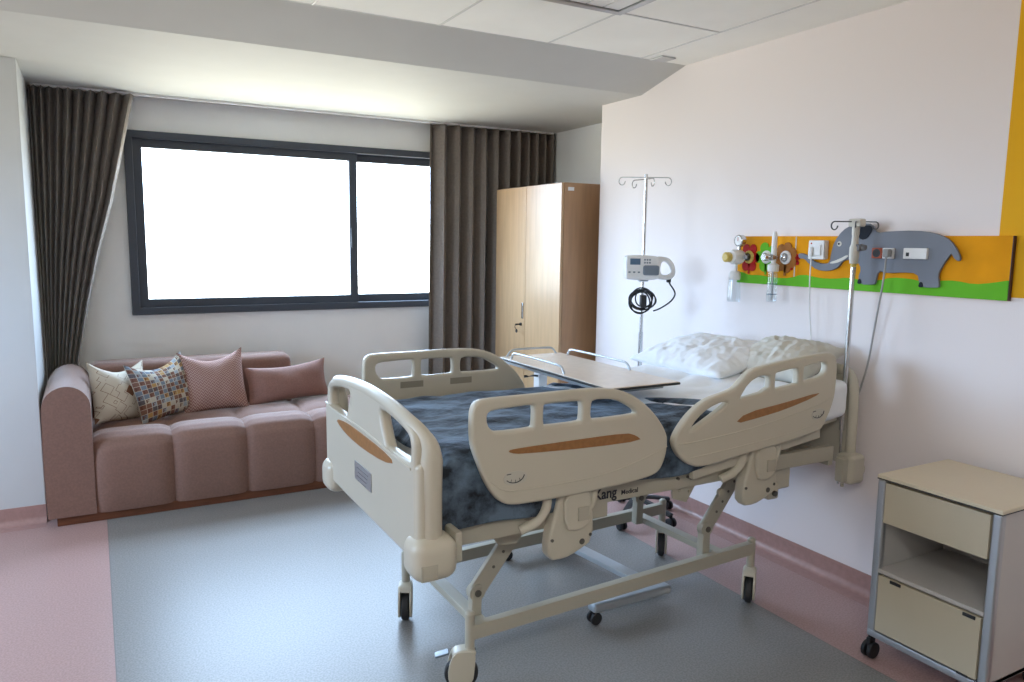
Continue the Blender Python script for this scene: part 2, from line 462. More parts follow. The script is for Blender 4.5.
def part_one(name, bm, m, parent, label=None, angle=38, sub=None, recalc=True):
    """mesh given in room coordinates, parented to a thing standing at its own place"""
    base = sub or parent
    o = link(name, bm, m, None, angle, recalc)
    o.data.transform(Matrix.Translation(-Vector(parent.location)))
    o.parent = base
    if label: o['label'] = label
    return o
def tag(o, label, cat, group=None):
    o['label'] = label; o['category'] = cat
    if group: o['group'] = group
    return o
def struct(name, bm, m, angle=38, recalc=True):
    o = link(name, bm, m, None, angle, recalc); o['kind'] = 'structure'; return o
def text_mesh(bm, s, size, conv, extrude=.0006, font_bold=0.0, mi=0, shear=0.0, spacing=1.0):
    cu = bpy.data.curves.new('t', 'FONT'); cu.body = s; cu.size = size; cu.extrude = extrude; cu.offset = font_bold; cu.shear = shear; cu.space_character = spacing
    ob = bpy.data.objects.new('t', cu); C.objects.link(ob)
    dg = bpy.context.evaluated_depsgraph_get(); dg.update()
    me = bpy.data.meshes.new_from_object(ob.evaluated_get(dg))
    absorb(bm, me, conv, mi)
    bpy.data.objects.remove(ob); bpy.data.curves.remove(cu); bpy.data.meshes.remove(me)

# ---------------------------------------------------------------- the room
XR, YW, ZC, ZS = 3.07, 5.75, 2.635, 2.53
bm = B(); box(bm, -2.6, 3.75, -2.4, 6.0, -.1, 0); struct('floor', bm, 'floor')
bm = B(); box(bm, XR, 3.75, -2.4, 4.32, 0, 2.9); struct('wall_right', bm, 'wall_r')
bm = B(); box(bm, 3.5, 3.75, 4.32, 6.0, 0, 2.9); struct('wall_alcove', bm, 'wall_win')
lw = (2.85, 4.45, 1.1, 2.25)  # opening for the added window, never in view
bm = B(); box(bm, -2.6, -2.45, -2.4, lw[0], 0, 2.9); box(bm, -2.6, -2.45, lw[1], 6.0, 0, 2.9)
box(bm, -2.6, -2.45, lw[0], lw[1], 0, lw[2]); box(bm, -2.6, -2.45, lw[0], lw[1], lw[3], 2.9)
struct('wall_left', bm, 'wall_far')
bm = B(); box(bm, -2.6, 3.75, -2.55, -2.4, 0, 2.9); struct('wall_back', bm, 'wall_far')
bm = B(); box(bm, -2.45, -.30, 4.88, YW, 0, 2.9, .006); struct('wall_column', bm, 'wall_col')
# window wall around its opening
wx0, wx1, wz0, wz1 = .22, 2.62, 1.078, 2.312
bm = B()
box(bm, -2.6, wx0, YW, 6.0, 0, 2.9); box(bm, wx1, 3.75, YW, 6.0, 0, 2.9)
box(bm, wx0, wx1, YW, 6.0, 0, wz0); box(bm, wx0, wx1, YW, 6.0, wz1, 2.9)
struct('wall_window', bm, 'wall_win')
# high ceiling with lay-in tiles
bm = B()
box(bm, -2.6, 3.75, -2.4, 3.56, ZC, ZC + .12, mi=0)
tx = [2.74 - .61 * k for k in range(0, 9)]
ty = [3.50 - .61 * k for k in range(0, 10)]
for x in tx: box(bm, x - .006, x + .006, -2.4, 3.50, ZC - .003, ZC + .001, mi=1)
for y in ty[1:]: box(bm, -2.45, 2.74, y - .006, y + .006, ZC - .003, ZC + .001, mi=1)
box(bm, -2.45, 2.74, 3.497, 3.503, ZC - .002, ZC + .001, mi=1)
struct('ceiling', bm, ['tile', 'tbar'])
# lowered soffit with a sloping fascia
bm = B()
P_ = [(3.50, ZC), (3.905, ZS), (6.0, ZS), (6.0, 2.9), (3.50, 2.9)]
lo = [bm.verts.new((-2.6, y, z)) for y, z in P_]; hi = [bm.verts.new((3.75, y, z)) for y, z in P_]
bm.faces.new(lo); bm.faces.new(hi[::-1])
for i in range(5): bm.faces.new((lo[i], lo[(i + 1) % 5], hi[(i + 1) % 5], hi[i]))
struct('ceiling_soffit', bm, 'ceil', 8)
# coved vinyl skirting
def cove(bm, a, b_, nrm, h=.10, r=.035):
    a, b_, nrm = Vector(a), Vector(b_), Vector(nrm)
    pr = [(.0, h), (.004, h)] + [(.004 + r * (1 - math.cos(t)), r * (1 - math.sin(t)) + .0) for t in [PI / 2 * k / 6 for k in range(7)]]
    pr = [(.0, h), (.005, h), (.005, r)] + [(.005 + r - r * math.cos(t), r - r * math.sin(t)) for t in [PI / 2 * k / 6 for k in range(1, 7)]] + [(.10, .0006), (.10, 0), (.0, 0)]
    A = [bm.verts.new(a + nrm * u + Vector((0, 0, v))) for u, v in pr]; Bv = [bm.verts.new(b_ + nrm * u + Vector((0, 0, v))) for u, v in pr]
    n = len(pr)
    for i in range(n): bm.faces.new((A[i], A[(i + 1) % n], Bv[(i + 1) % n], Bv[i]))
    bm.faces.new(A); bm.faces.new(Bv[::-1])
bm = B(); cove(bm, (XR, -2.4, 0), (XR, 4.32, 0), (-1, 0, 0)); struct('baseboard_right', bm, 'skirt')
bm = B(); cove(bm, (-2.45, 4.88, 0), (-.30, 4.88, 0), (0, -1, 0)); struct('baseboard_left', bm, 'skirt')
bm = B(); cove(bm, (-.30, YW, 0), (3.5, YW, 0), (0, -1, 0)); struct('baseboard_window', bm, 'skirt')

# window
bm = B()
def frame_rect(bm, x0, x1, z0, z1, w, y0, y1, bev=.004, mi=0):
    box(bm, x0, x0 + w, y0, y1, z0, z1, bev, mi=mi); box(bm, x1 - w, x1, y0, y1, z0, z1, bev, mi=mi)
    box(bm, x0 + w - .003, x1 - w + .003, y0, y1, z0, z0 + w, bev, mi=mi); box(bm, x0 + w - .003, x1 - w + .003, y0, y1, z1 - w, z1, bev, mi=mi)
frame_rect(bm, wx0, wx1, wz0, wz1, .05, YW - .03, YW + .10)
win = struct('window_1', bm, 'frame')
for k, (x0, x1, y0) in enumerate(((wx0 + .045, 1.81, YW + .0), (1.755, wx1 - .045, YW + .045))):
    bm = B(); frame_rect(bm, x0, x1, wz0 + .045, wz1 - .045, .062, y0, y0 + .04)
    o = link('window_sash', bm, 'frame'); o.parent = win
    bm = B(); box(bm, x0 + .055, x1 - .055, y0 + .017, y0 + .023, wz0 + .10, wz1 - .10)
    g = link('window_pane', bm, 'glass'); g.parent = o
bm = B(); box(bm, 1.757, 1.768, YW - .014, YW + .001, 1.55, 1.70, .003); o = link('window_latch', bm, 'frame'); o.parent = win
# unseen window added in the left wall to let in more light
bm = B(); frame_rect(bm, lw[0], lw[1], lw[2], lw[3], .06, -2.55, -2.45)
for v in bm.verts: v.co = Vector((v.co.y, v.co.x, v.co.z))
win_added = struct('added_window', bm, 'frame')
bm = B(); box(bm, -2.503, -2.497, lw[0] + .05, lw[1] - .05, lw[2] + .05, lw[3] - .05)
g = link('window_pane', bm, 'glass'); g.parent = win_added
# curtain rail
bm = B(); box(bm, -.28, 3.48, 5.585, 5.615, ZS - .014, ZS, .002)
o = link('curtain_rail', bm, 'white'); tag(o, 'thin white curtain track along the ceiling above the window', 'curtain track')

# curtains
def curtain(name, label, x_fn, pleats, depth, z0, z1, yb, seed, group, warp=0):
    rnd = random.Random(seed); ph = [rnd.uniform(-.35, .35) for _ in range(pleats + 2)]; am = [rnd.uniform(.75, 1.15) for _ in range(pleats + 2)]
    nu, nv = pleats * 14, 40
    bm = B()
    def fn(u, v):
        z = z1 + (z0 - z1) * v
        xa, xb, yo, k = x_fn(v)
        t = u * pleats; i = int(min(t, pleats - 1e-6)); fr = t - i
        a = am[i] * (1 - fr) + am[i + 1] * fr; p = (ph[i] * (1 - fr) + ph[i + 1] * fr) * min(1, v * 2.5)
        s = math.sin(2 * PI * t + p)
        s = math.copysign(abs(s) ** .75, s)
        u_ = u + (warp * (u * u - u) if warp else 0)
        x = xa + (xb - xa) * (u_ + .10 / pleats * math.sin(4 * PI * t + p) * (1 - .3 * v))
        y = yb + yo + depth * k * a * s + .008 * noise.noise(Vector((x * 3, z * 1.5, seed)))
        return Vector((x, y, z))
    grid(bm, nu, nv, fn)
    o = link(name, bm, 'curtain', angle=80); thicken(o, .003); tag(o, label, 'curtain', group); return o
def lx(v):
    z = 2.515 + (.02 - 2.515) * v
    tab = [(2.515, .285), (1.84, .135), (1.5, .04), (1.2, -.03), (.8, -.11), (.02, -.13)]
    for (za, xa), (zb, xb) in zip(tab, tab[1:]):
        if z >= zb - 1e-6:
            t = (za - z) / (za - zb); xr = xa + (xb - xa) * t; break
    return (-.285, xr, .0, .55 + .45 * min(1, (xr + .285) / .4))
curtain('curtain', 'left brown curtain swept aside and gathered behind the sofa arm', lx, 10, .055, .02, 2.515, 5.60, 3, 'window curtains', .45)
curtain('curtain', 'right brown curtain hanging straight in folds behind the wardrobe', lambda v: (2.36 - .02 * v, 3.475, 0, 1), 11, .055, .02, 2.515, 5.61, 5, 'window curtains', -.35)

# ---------------------------------------------------------------- ceiling fittings
lt = thing('ceiling_light', 'square recessed ceiling light panel partly cut by the top edge of the photo', 'ceiling light', (1.835, 2.585, ZC))
bm = B(); frame_rect(bm, 0, .6, 0, .6, .035, 0, .015, .002)
for v in bm.verts: v.co = Vector((1.535 + v.co.x, 2.285 + v.co.z, ZC - .014 + v.co.y * .9))
part('light_frame', bm, 'alu', lt)
bm = B()
for k in range(6): box(bm, 1.575 + k * .088, 1.575 + k * .088 + .08, 2.325, 2.845, ZC - .007, ZC - .002, .001)
part('diffuser', bm, 'white', lt)
bm = B(); box(bm, 2.80, 2.90, 3.53 - .14, 3.49, ZC - .008, ZC, .003)
o = link('access_cover', bm, 'alu'); tag(o, 'small square grey cover on the ceiling near the wall corner', 'cover plate')
# unseen fill lamps added behind the photographer to brighten the room
def fill_lamp(x, y, w, label):
    t = thing('fill_lamp', label, 'ceiling light', (x, y, ZC), 'added fill lamps')
    bm = B(); box(bm, x - .29, x + .29, y - .29, y + .29, ZC - .012, ZC - .001, .003)
    m = bpy.data.materials.new('fill_diffuser'); m.use_nodes = True
    bs = m.node_tree.nodes['Principled BSDF']; bs.inputs['Emission Color'].default_value = (1.0, 1.0, .94, 1); bs.inputs['Emission Strength'].default_value = w
    part('fill_diffuser', bm, m, t)
fill_lamp(0.0, -.47, 25.0, 'unseen fill lamp panel added behind the photographer, the one nearer the right wall')
fill_lamp(-1.22, -.47, 25.0, 'unseen fill lamp panel added behind the photographer, the one further from the right wall')

# ---------------------------------------------------------------- sofa
sf = thing('sofa', 'long dusty pink upholstered sofa with tufted seat on a dark wood plinth under the window', 'sofa', (1.0, 5.2, 0))
bm = B(); box(bm, -.245, 2.3, 4.745, 5.6, .0, .055, .004); part('plinth', bm, 'plinth', sf, 'dark reddish wood plinth')
seams = [-.055, .36, .775, 1.19, 1.605, 2.02, 2.30]
prof = [(4.742, .05), (4.735, .12), (4.733, .20), (4.732, .28), (4.735, .35), (4.745, .41), (4.775, .455), (4.82, .475), (4.88, .480), (4.95, .475), (5.02, .462), (5.10, .470), (5.20, .475), (5.30, .470), (5.42, .462)]
def sprof(t):
    t *= len(prof) - 1; i = min(int(t), len(prof) - 2); f = t - i
    return (prof[i][0] * (1 - f) + prof[i + 1][0] * f, prof[i][1] * (1 - f) + prof[i + 1][1] * f)
bm = B()
ns = len(seams) - 1; per = 16; nt_ = 70
def seatfn(u, v):
    t = u * ns; i = min(int(t), ns - 1); f = t - i
    x = seams[i] + (seams[i + 1] - seams[i]) * f
    y, z = sprof(v); y2, z2 = sprof(min(1, v + .01)); y1, z1 = sprof(max(0, v - .01))
    n = Vector((0, -(z2 - z1), (y2 - y1))).normalized()
    ex = 1 - abs(2 * f - 1) ** 7
    vs_ = 10 / 14.0
    g = (v / vs_) if v < vs_ else (v - vs_) / (1 - vs_)
    ey = 1 - abs(2 * g - 1) ** 9
    soft = 1 - math.exp(-min(f, 1 - f) * 14)
    gy = min(abs(v - vs_) * 14, 3)
    soft2 = 1 - math.exp(-gy * 2.2)
    d = .032 * soft * soft2 * (.8 + .2 * ex * ey) - .012
    if y > 5.0: d *= .85
    return Vector((x, y, z)) + n * d
grid(bm, ns * per, nt_, seatfn)
part('seat', bm, 'sofa', sf, angle=60)
bm = B(); box(bm, -.05, 2.29, 4.80, 5.55, .056, .43, .02); part('seat_base', bm, 'sofa', sf)
# arm with a rolled, arched top
bm = B()
def armfn(u, v):
    y = 4.73 + .88 * v
    th = u * 1.0
    hw = .118; h = .665 + .015 * math.sin(v * PI)
    cx = -.168
    # outline: up the outside, over the arch, down the inside
    if th < .35: p = (cx - hw - .004 * math.sin(th / .35 * PI), .052 + (h - .052) * th / .35)
    elif th < .65:
        a = (th - .35) / .3 * PI; p = (cx - hw * math.cos(a), h + hw * 1.05 * math.sin(a))
    else: p = (cx + hw, h - (h - .052) * (th - .65) / .35)
    return Vector((p[0], y, p[1]))
g_ = grid(bm, 60, 24, armfn)
for j, col in ((0, -1), (24, 1)):
    ring = [g_[i][j] for i in range(61)]
    f = bm.faces.new(ring if j else ring[::-1])
    q = bmesh.ops.inset_region(bm, faces=[f], thickness=.02, depth=.012)
part('armrest', bm, 'sofa', sf, angle=50)
bm = B()
box(bm, -.06, 1.215, 5.42, 5.665, .30, .80, .06, 5)
part('backrest', bm, 'sofa', sf)

def cushion(bm, w, h, t, chop=.0, n=26, pinch=.07, seed=0, wr=.006):
    for side in (1, -1):
        def fn(a, c_):
            u, v = a * 2 - 1, c_ * 2 - 1
            x = w / 2 * u * (1 - pinch * (1 - v * v)); y = h / 2 * v * (1 - pinch * (1 - u * u))
            y -= chop * (1 - u * u) ** 1.2 * max(0, v) ** 1.5
            e_ = max(0, (1 - abs(u) ** 2.6)) ** .62 * max(0, (1 - abs(v) ** 2.6)) ** .62
            z = side * t / 2 * e_
            z += side * wr * noise.noise(Vector((x * 14, y * 14, seed + side))) * min(1, e_ * 3)
            if chop: z *= 1 - .35 * math.exp(-(u / .22) ** 2) * max(0, v) ** 1.3
            return Vector((x, y, z))
        grid(bm, n, n, fn, uv=True)
    bmesh.ops.remove_doubles(bm, verts=bm.verts[:], dist=1e-5)
def place_cushion(name, label, cat, mt, w, h, t, loc, rx, rz, ry=0, chop=0, seed=0, group=None, n=26, pinch=.07, wr=.006):
    bm = B(); cushion(bm, w, h, t, chop, n, pinch, seed, wr)
    o = link(name, bm, mt, angle=75)
    # cushion stands on its lower edge: local y up, local z towards the front
    o.matrix_world = Matrix.Translation(loc) @ Matrix.Rotation(rz, 4, 'Z') @ Matrix.Rotation(PI / 2 + rx, 4, 'X') @ Matrix.Rotation(ry, 4, 'Z')
    tag(o, label, cat, group); return o
G1 = 'scatter cushions on the sofa'
place_cushion('cushion', 'cream cushion with brown maze line print leaning in the left sofa corner', 'cushion', 'cush_maze', .38, .38, .15, (.105, 5.17, .665), -.28, .62, -.10, .06, 1, G1)
place_cushion('cushion', 'multicoloured small block print cushion, second from the sofa arm', 'cushion', 'cush_block', .39, .39, .15, (.345, 5.18, .665), -.28, .46, .12, .06, 2, G1)
place_cushion('cushion', 'pink and brown herringbone weave square cushion in the sofa middle', 'cushion', 'cush_herring', .41, .41, .15, (.66, 5.25, .675), -.28, .08, .03, .06, 3, G1)
place_cushion('cushion', 'plain dusty pink oblong lumbar cushion at the right of the row', 'cushion', 'cush_plain', .60, .27, .14, (1.16, 5.33, .615), -.22, .20, .03, .02, 4, G1)

# ---------------------------------------------------------------- wardrobe
wd = thing('wardrobe', 'tall two-door beech wardrobe standing in the alcove in front of the right curtain', 'wardrobe', (3.16, 4.94, 0))
bm = B(); box(bm, 2.872, 3.47, 4.46, 5.42, .06, 2.02, .003); box(bm, 2.90, 3.46, 4.48, 5.40, 0, .06)
part('carcass', bm, 'wood_side', wd)
d1 = None
for y0, y1 in ((4.462, 4.945), (4.949, 5.42)):
    bm = B(); box(bm, 2.85, 2.870, y0, y1, .065, 2.018, .002); d = part('door', bm, 'wood', wd)
    if y0 > 4.5:
        bm = B(); box(bm, 2.842, 2.85, 4.966, 4.986, 1.03, 1.15, .003); part('door_handle', bm, 'steel', wd, sub=d)
        bm = B(); cyl(bm, (2.85, 5.0, .985), (2.84, 5.0, .985), .012)
        box(bm, 2.80, 2.842, 4.999, 5.002, .978, .992, .001); cyl(bm, (2.812, 5.0, .935), (2.808, 5.0, .935), .014); tube(bm, [(2.80, 5.0, .985), (2.795, 5.0, .965), (2.81, 5.0, .945)], .002, 6)
        part('lock_key', bm, 'black', wd, sub=d)
bm = B(); box(bm, 2.90, 2.95, 4.458, 4.4605, 1.965, 1.99, .0005); part('name_sticker', bm, 'white', wd)

# ---------------------------------------------------------------- hospital bed
YN, YF, YM = 2.10, 3.12, 2.60
bed = thing('hospital_bed', 'beige height-adjustable hospital bed with side rails standing in the middle of the room', 'hospital bed', (1.9, 2.6, 0))
R1_OUT=[(1.023,1.039),(1.027,1.08),(1.043,1.099),(1.072,1.106),(1.236,1.105),(1.402,1.107),(1.519,1.105),(1.6,1.093),(1.663,1.07),(1.728,1.026),(1.785,0.972),(1.827,0.911),(1.832,0.874),(1.826,0.821),(1.801,0.771),(1.763,0.754),(1.634,0.742),(1.452,0.735),(1.271,0.734),(1.189,0.737),(1.145,0.746),(1.11,0.776),(1.075,0.832),(1.045,0.906),(1.025,0.963)]
R1_H1=[(1.079,1.056),(1.098,1.066),(1.17,1.069),(1.246,1.071),(1.255,1.064),(1.254,0.999),(1.246,0.992),(1.12,0.992),(1.099,0.999),(1.081,1.021)]
R1_H2=[(1.291,1.062),(1.298,1.069),(1.434,1.067),(1.444,1.061),(1.444,1.002),(1.436,0.994),(1.301,0.994),(1.291,1.0)]
R1_H3=[(1.483,1.045),(1.49,1.066),(1.56,1.062),(1.601,1.053),(1.665,1.019),(1.681,1.004),(1.676,0.996),(1.495,0.995),(1.483,1.003)]
R1_OR=[(1.154,0.929),(1.195,0.932),(1.42,0.934),(1.637,0.934),(1.68,0.920),(1.707,0.898),(1.486,0.899),(1.204,0.911),(1.164,0.919)]
R2_OUT=[(1.863,0.883),(1.891,0.927),(1.943,0.979),(2.015,1.02),(2.078,1.032),(2.155,1.047),(2.193,1.078),(2.231,1.11),(2.284,1.126),(2.48,1.146),(2.689,1.162),(2.729,1.151),(2.748,1.126),(2.752,1.04),(2.743,0.944),(2.689,0.846),(2.66,0.822),(2.409,0.793),(2.214,0.776),(2.006,0.753),(1.943,0.772),(1.891,0.812),(1.865,0.854)]
R2_HA=[(1.937,0.908),(1.97,0.947),(2.03,0.985),(2.099,1.003),(2.126,1.0),(2.113,0.987),(2.051,0.954),(2.002,0.93),(1.959,0.91)]
R2_H1=[(2.191,1.012),(2.234,1.065),(2.287,1.088),(2.335,1.09),(2.35,1.081),(2.347,1.026),(2.198,1.007)]
R2_H2=[(2.381,1.090),(2.388,1.096),(2.498,1.108),(2.51,1.1),(2.511,1.047),(2.503,1.041),(2.389,1.029),(2.381,1.034)]
R2_H3=[(2.545,1.105),(2.552,1.112),(2.662,1.123),(2.682,1.115),(2.682,1.083),(2.66,1.063),(2.556,1.048),(2.546,1.053)]
R2_OR=[(2.160,0.909),(2.222,0.949),(2.437,0.970),(2.651,0.997),(2.614,0.978),(2.439,0.941),(2.299,0.923)]
def on_near(u, v, w): return (u, YN + .018 - w, v)      # w outwards towards the photographer
def on_far(u, v, w): return (u - .030, YF - w, v + .012)
def rail(out, holes, conv, inlay, stick, stick_rot, face):
    bm = B(); plate(bm, out, holes, .036, .011, conv)
    # raised rib round the lower panel
    r_ = part('side_rail', bm, 'beige', bed, angle=50)
    if inlay:
        bm = B(); plate(bm, inlay, [], .004, .001, lambda u, v, w: conv(u, v, .0185 * face + w), it=1); part('inlay', bm, 'orange', bed, 'orange-brown decorative inlay', sub=r_)
    if stick:
        sx, sz, w_, h_ = stick
        ca, sa = math.cos(stick_rot), math.sin(stick_rot)
        def cv(u, v, w): return conv(sx + u * ca - v * sa, sz + u * sa + v * ca, .0185 * face + w)
        rr = [(-w_ / 2, -h_ / 2), (w_ / 2, -h_ / 2), (w_ / 2, h_ / 2), (-w_ / 2, h_ / 2)]
        bm = B(); plate(bm, rr, [], .003, .0008, cv, it=2)
        sk = part('angle_gauge', bm, 'sticker', bed, 'pale angle gauge label with a black arc scale', sub=r_)
        bm = B()
        arc = [(-.012 + .036 * math.cos(a), .014 + .026 * math.sin(a)) for a in [-PI * .80 + PI * .78 * k / 14 for k in range(15)]]
        tube(bm, [cv(u + .008, v - .004, .0022) for u, v in arc], .0016, 6, 0, flat=(1, 1))
        tube(bm, [cv(-.034, .014, .0022), cv(-.018, .015, .0022)], .0014, 6)
        for k in (3, 6, 9): tube(bm, [cv(arc[k][0] + .008, arc[k][1] - .004, .0022), cv(arc[k][0] * .8 + .006, arc[k][1] + .006, .0022)], .0009, 5)
        part('gauge_scale', bm, 'ink', bed, sub=r_)
    return r_
r1 = rail(R1_OUT, [R1_H1, R1_H2, R1_H3], on_near, R1_OR, (1.184, .833, .088, .045), -.02, 1)
# fine moulding line of the lower panel
bm = B(); tube(bm, [on_near(u, v, .0165) for u, v in smooth([(1.09, .835), (1.14, .79), (1.25, .785), (1.55, .79), (1.75, .835), (1.826, .862)], 2, False)], .0035, 6); part('moulding', bm, 'beige', bed, sub=r1)
r2 = rail(R2_OUT, [R2_HA, R2_H1, R2_H2, R2_H3], on_near, R2_OR, (2.645, .903, .08, .046), .06, 1)
bm = B(); tube(bm, [on_near(u, v, .0165) for u, v in smooth([(1.872, .86), (2.0, .862), (2.3, .885), (2.6, .935), (2.735, .968)], 2, False)], .0035, 6); part('moulding', bm, 'beige', bed, sub=r2)
bm = B(); tube(bm, [on_near(u, v, .0165) for u, v in smooth([(1.93, .80), (2.2, .815), (2.45, .835), (2.66, .862)], 2, False)], .003, 6); part('moulding', bm, 'beige', bed, sub=r2)
r3 = rail(R1_OUT, [R1_H1, R1_H2, R1_H3], on_far, None, None, 0, -1)
bm = B()
for x0, x1 in ((1.19, 1.30), (1.43, 1.54)): plate(bm, [(x0, .945), (x1, .945), (x1, .975), (x0, .975)], [], .006, .002, lambda u, v, w: on_far(u, v, .0155 + w), it=0)
part('grip_recess', bm, 'grey_hole', bed, 'darker grip recesses on the inner face', sub=r3)

# rail linkages: shrouds and curved arms under the near rails
for k, (sx, sz, sl) in enumerate(((1.435, .735, 0), (2.36, .785, .05))):
    bm = B()
    sh = [(sx - .095, sz - .235), (sx - .10, sz - .16), (sx - .07, sz - .06), (sx - .055, sz + .02), (sx + .075, sz + .03), (sx + .085, sz - .04), (sx + .095, sz - .19), (sx + .02, sz - .225), (sx - .03, sz - .24)]
    plate(bm, sh, [], .055, .012, lambda u, v, w: (u, YN + .055 - w, v), it=1)
    s_ = part('rail_bracket', bm, 'beige', bed)
    bm = B(); plate(bm, [(sx - .04, sz - .125), (sx - .045, sz + .01), (sx + .06, sz + .02), (sx + .075, sz - .11), (sx + .02, sz - .14)], [], .02, .007, lambda u, v, w: (u, YN + .022 - w, v), it=1)
    part('release_lever', bm, 'beige', bed, sub=s_)
    bm = B(); box(bm, sx + .010, sx + .055, YN + .006, YN + .013, sz - .10, sz - .05, .002); part('lever_pad', bm, 'beige2', bed, sub=s_)
    bm = B()
    for dx, dz in ((.04, -.185), (-.085, -.16), (.075, -.165)):
        cyl(bm, (sx + dx, YN + .025, sz + dz), (sx + dx, YN + .035, sz + dz), .011 if dx == .04 else .006, 12)
    part('bolt', bm, 'bolt', bed, sub=s_)
    for dx in (-.125, .068):
        bm = B(); tube(bm, smooth([(sx + dx + .02, YN + .05, sz + .04), (sx + dx + .025, YN + .035, sz - .03), (sx + dx - .005, YN + .04, sz - .085), (sx + dx - .07, YN + .06, sz - .115)], 2, False), .017, 10, flat=(1.0, .75))
        part('link_arm', bm, 'beige', bed)

# foot board
YB = 2.583
def on_foot(u, v, w): return (.848 - w, u, v)
top = [(2.090, .90), (2.090, .97), (2.100, 1.010), (2.14, 1.036), (2.21, 1.056), (2.33, 1.072), (2.46, 1.080), (2.60, 1.083)]
bot = [(2.60, .606), (2.30, .606), (2.15, .606), (2.10, .61), (2.085, .65)]
fb = top + [(2 * YB - y, z) for y, z in top[:-1][::-1]] + [(2 * YB - y, z) for y, z in bot[1:][::-1]] + bot
hn = [(2.130, .940), (2.140, .925), (2.34, .918), (2.355, .925), (2.395, .985), (2.415, 1.022), (2.40, 1.036), (2.28, 1.028), (2.16, 1.010), (2.130, .990)]
hf = [(2 * YB - y, z) for y, z in hn]
bm = B(); plate(bm, fb, [hn, hf], .044, .016, on_foot)
for s_ in (1, -1):
    y0 = YB + s_ * (-.490)
    box(bm, .829, .900, y0 - .020, y0 + .045, .60, .93, .022, 5)
end_ = [(.880, 2.095, .61), (.880, 2.095, .80), (.880, 2.092, .90), (.880, 2.088, .955), (.876, 2.092, .985), (.866, 2.112, 1.008), (.854, 2.150, 1.028)]
mid_ = [(.848, y, z - .016) for y, z in top[4:] + [(2 * YB - y, z) for y, z in top[4:-1][::-1]]]
path_ = smooth(end_ + mid_ + [(x, 2 * YB - y, z) for x, y, z in end_[::-1]], 2, False)
tube(bm, path_, [.0235 + .0125 * min(1, max(0, (1.005 - q[2]) / .07)) if abs(q[1] - YB) > .42 else .0235 for q in path_], 18)
fo = part('foot_board', bm, 'beige', bed, angle=50)
orp = [(2.944,0.89),(2.801,0.908),(2.60,0.906),(2.40,0.903),(2.256,0.886),(2.369,0.862),(2.60,0.852),(2.754,0.856),(2.866,0.868)]
bm = B(); plate(bm, orp, [], .004, .001, lambda u, v, w: on_foot(u, v, .0225 + w), it=1); part('inlay', bm, 'orange', bed, 'orange-brown crescent inlay', sub=fo)
bm = B(); tube(bm, [on_foot(u, v, .022) for u, v in smooth([(3.09, .93), (2.95, .918), (2.6, .925), (2.25, .908), (2.12, .905)], 2, False)], .005, 6); part('moulding', bm, 'beige', bed, sub=fo)
bm = B(); box(bm, .8225, .826, 2.50, 2.69, .715, .785, .001); part('label_plate', bm, 'alu', bed, 'small grey metal label plate', sub=fo)
bm = B()
for k in range(4): box(bm, .8215, .8228, 2.53 + .01 * k, 2.66 - .012 * (k % 2), .765 - .016 * k, .768 - .016 * k)
part('label_print', bm, 'ink_grey', bed, sub=fo)
for s_ in (1, -1):
    yc = YB + s_ * (-.480)
    bm = B(); box(bm, .805, .958, yc - .070, yc + .065, .555, .695, .045, 5); q = part('bumper', bm, 'beige', bed)
    bm = B(); ye = yc - s_ * .070; box(bm, .828, .876, ye - .003, ye + .004, .575, .618, .004); box(bm, .824, .880, ye - .0008, ye + .004, .571, .622, .002); part('bumper_button', bm, 'beige2', bed, sub=q)
    bm = B(); box(bm, .95, .975, yc - .045, yc + .05, .60, .70, .008); part('socket_block', bm, 'beige2', bed, sub=q)

# head end: bent tube frame with a panel
bm = B()
hp = [(2.965, 2.17, .60), (2.965, 2.17, .98), (2.965, 2.20, 1.04), (2.965, 2.26, 1.055), (2.965, 2.94, 1.055), (2.965, 3.0, 1.04), (2.965, 3.03, .98), (2.965, 3.03, .60)]
tube(bm, smooth(hp, 2, False), .023, 12)
box(bm, 2.952, 2.975, 2.19, 3.01, .62, 1.03, .006)
hd = part('head_board', bm, 'beige', bed)
for yc in (2.17, 3.03):
    bm = B(); box(bm, 2.90, 3.0, yc - .06, yc + .03, .545, .68, .02, 3)
    lathe(bm, [(.0, -.015), (.03, -.015), (.034, 0), (.03, .015), (0, .015)], (3.0, yc - .02, .60), 'y', 18)
    q = part('bumper', bm, 'beige', bed)
    bm = B(); box(bm, 2.865, 2.902, yc - .045, yc + .0, .56, .67, .008); cyl(bm, (2.87, yc - .04, .56), (2.87, yc - .04, .545), .008); part('socket_block', bm, 'beige2', bed, sub=q)

# deck frame
bm = B()
for y in (2.19, 3.01):
    bar(bm, (.95, y, .632), (1.62, y, .632), .03, .062)
    bar(bm, (1.30, y, .688), (2.86, y, .688), .03, .066)
bar(bm, (.97, 2.18, .64), (.97, 3.02, .64), .03, .05, up=(0, 0, 1)); bar(bm, (2.85, 2.18, .66), (2.85, 3.02, .66), .03, .06)
for x in (1.5, 1.95, 2.4): bar(bm, (x, 2.2, .68), (x, 3.0, .68), .04, .03)
part('deck_frame', bm, 'beige2', bed)
bm = B()
for x0, x1, zz0, zz1 in ((.96, 1.42, .715, .715), (1.44, 1.96, .715, .715), (1.98, 2.90, .72, .835)):
    bar(bm, (x0, 2.6, zz0), (x1, 2.6, zz1), .80, .018, .004)
part('lying_surface', bm, 'beige2', bed)
bm = B(); bar(bm, (2.0, 2.155, .715), (2.72, 2.155, .80), .025, .04); bar(bm, (2.0, 3.05, .715), (2.72, 3.05, .80), .025, .04); part('backrest_frame', bm, 'beige', bed)
bm = B()
for x in (2.00, 2.045, 1.30, 1.95):
    cyl(bm, (x, 2.166, .70), (x, 2.176, .70), .006, 10)
for x in (2.02,): box(bm, x - .009, x + .009, 2.168, 2.175, .688, .712, .002)
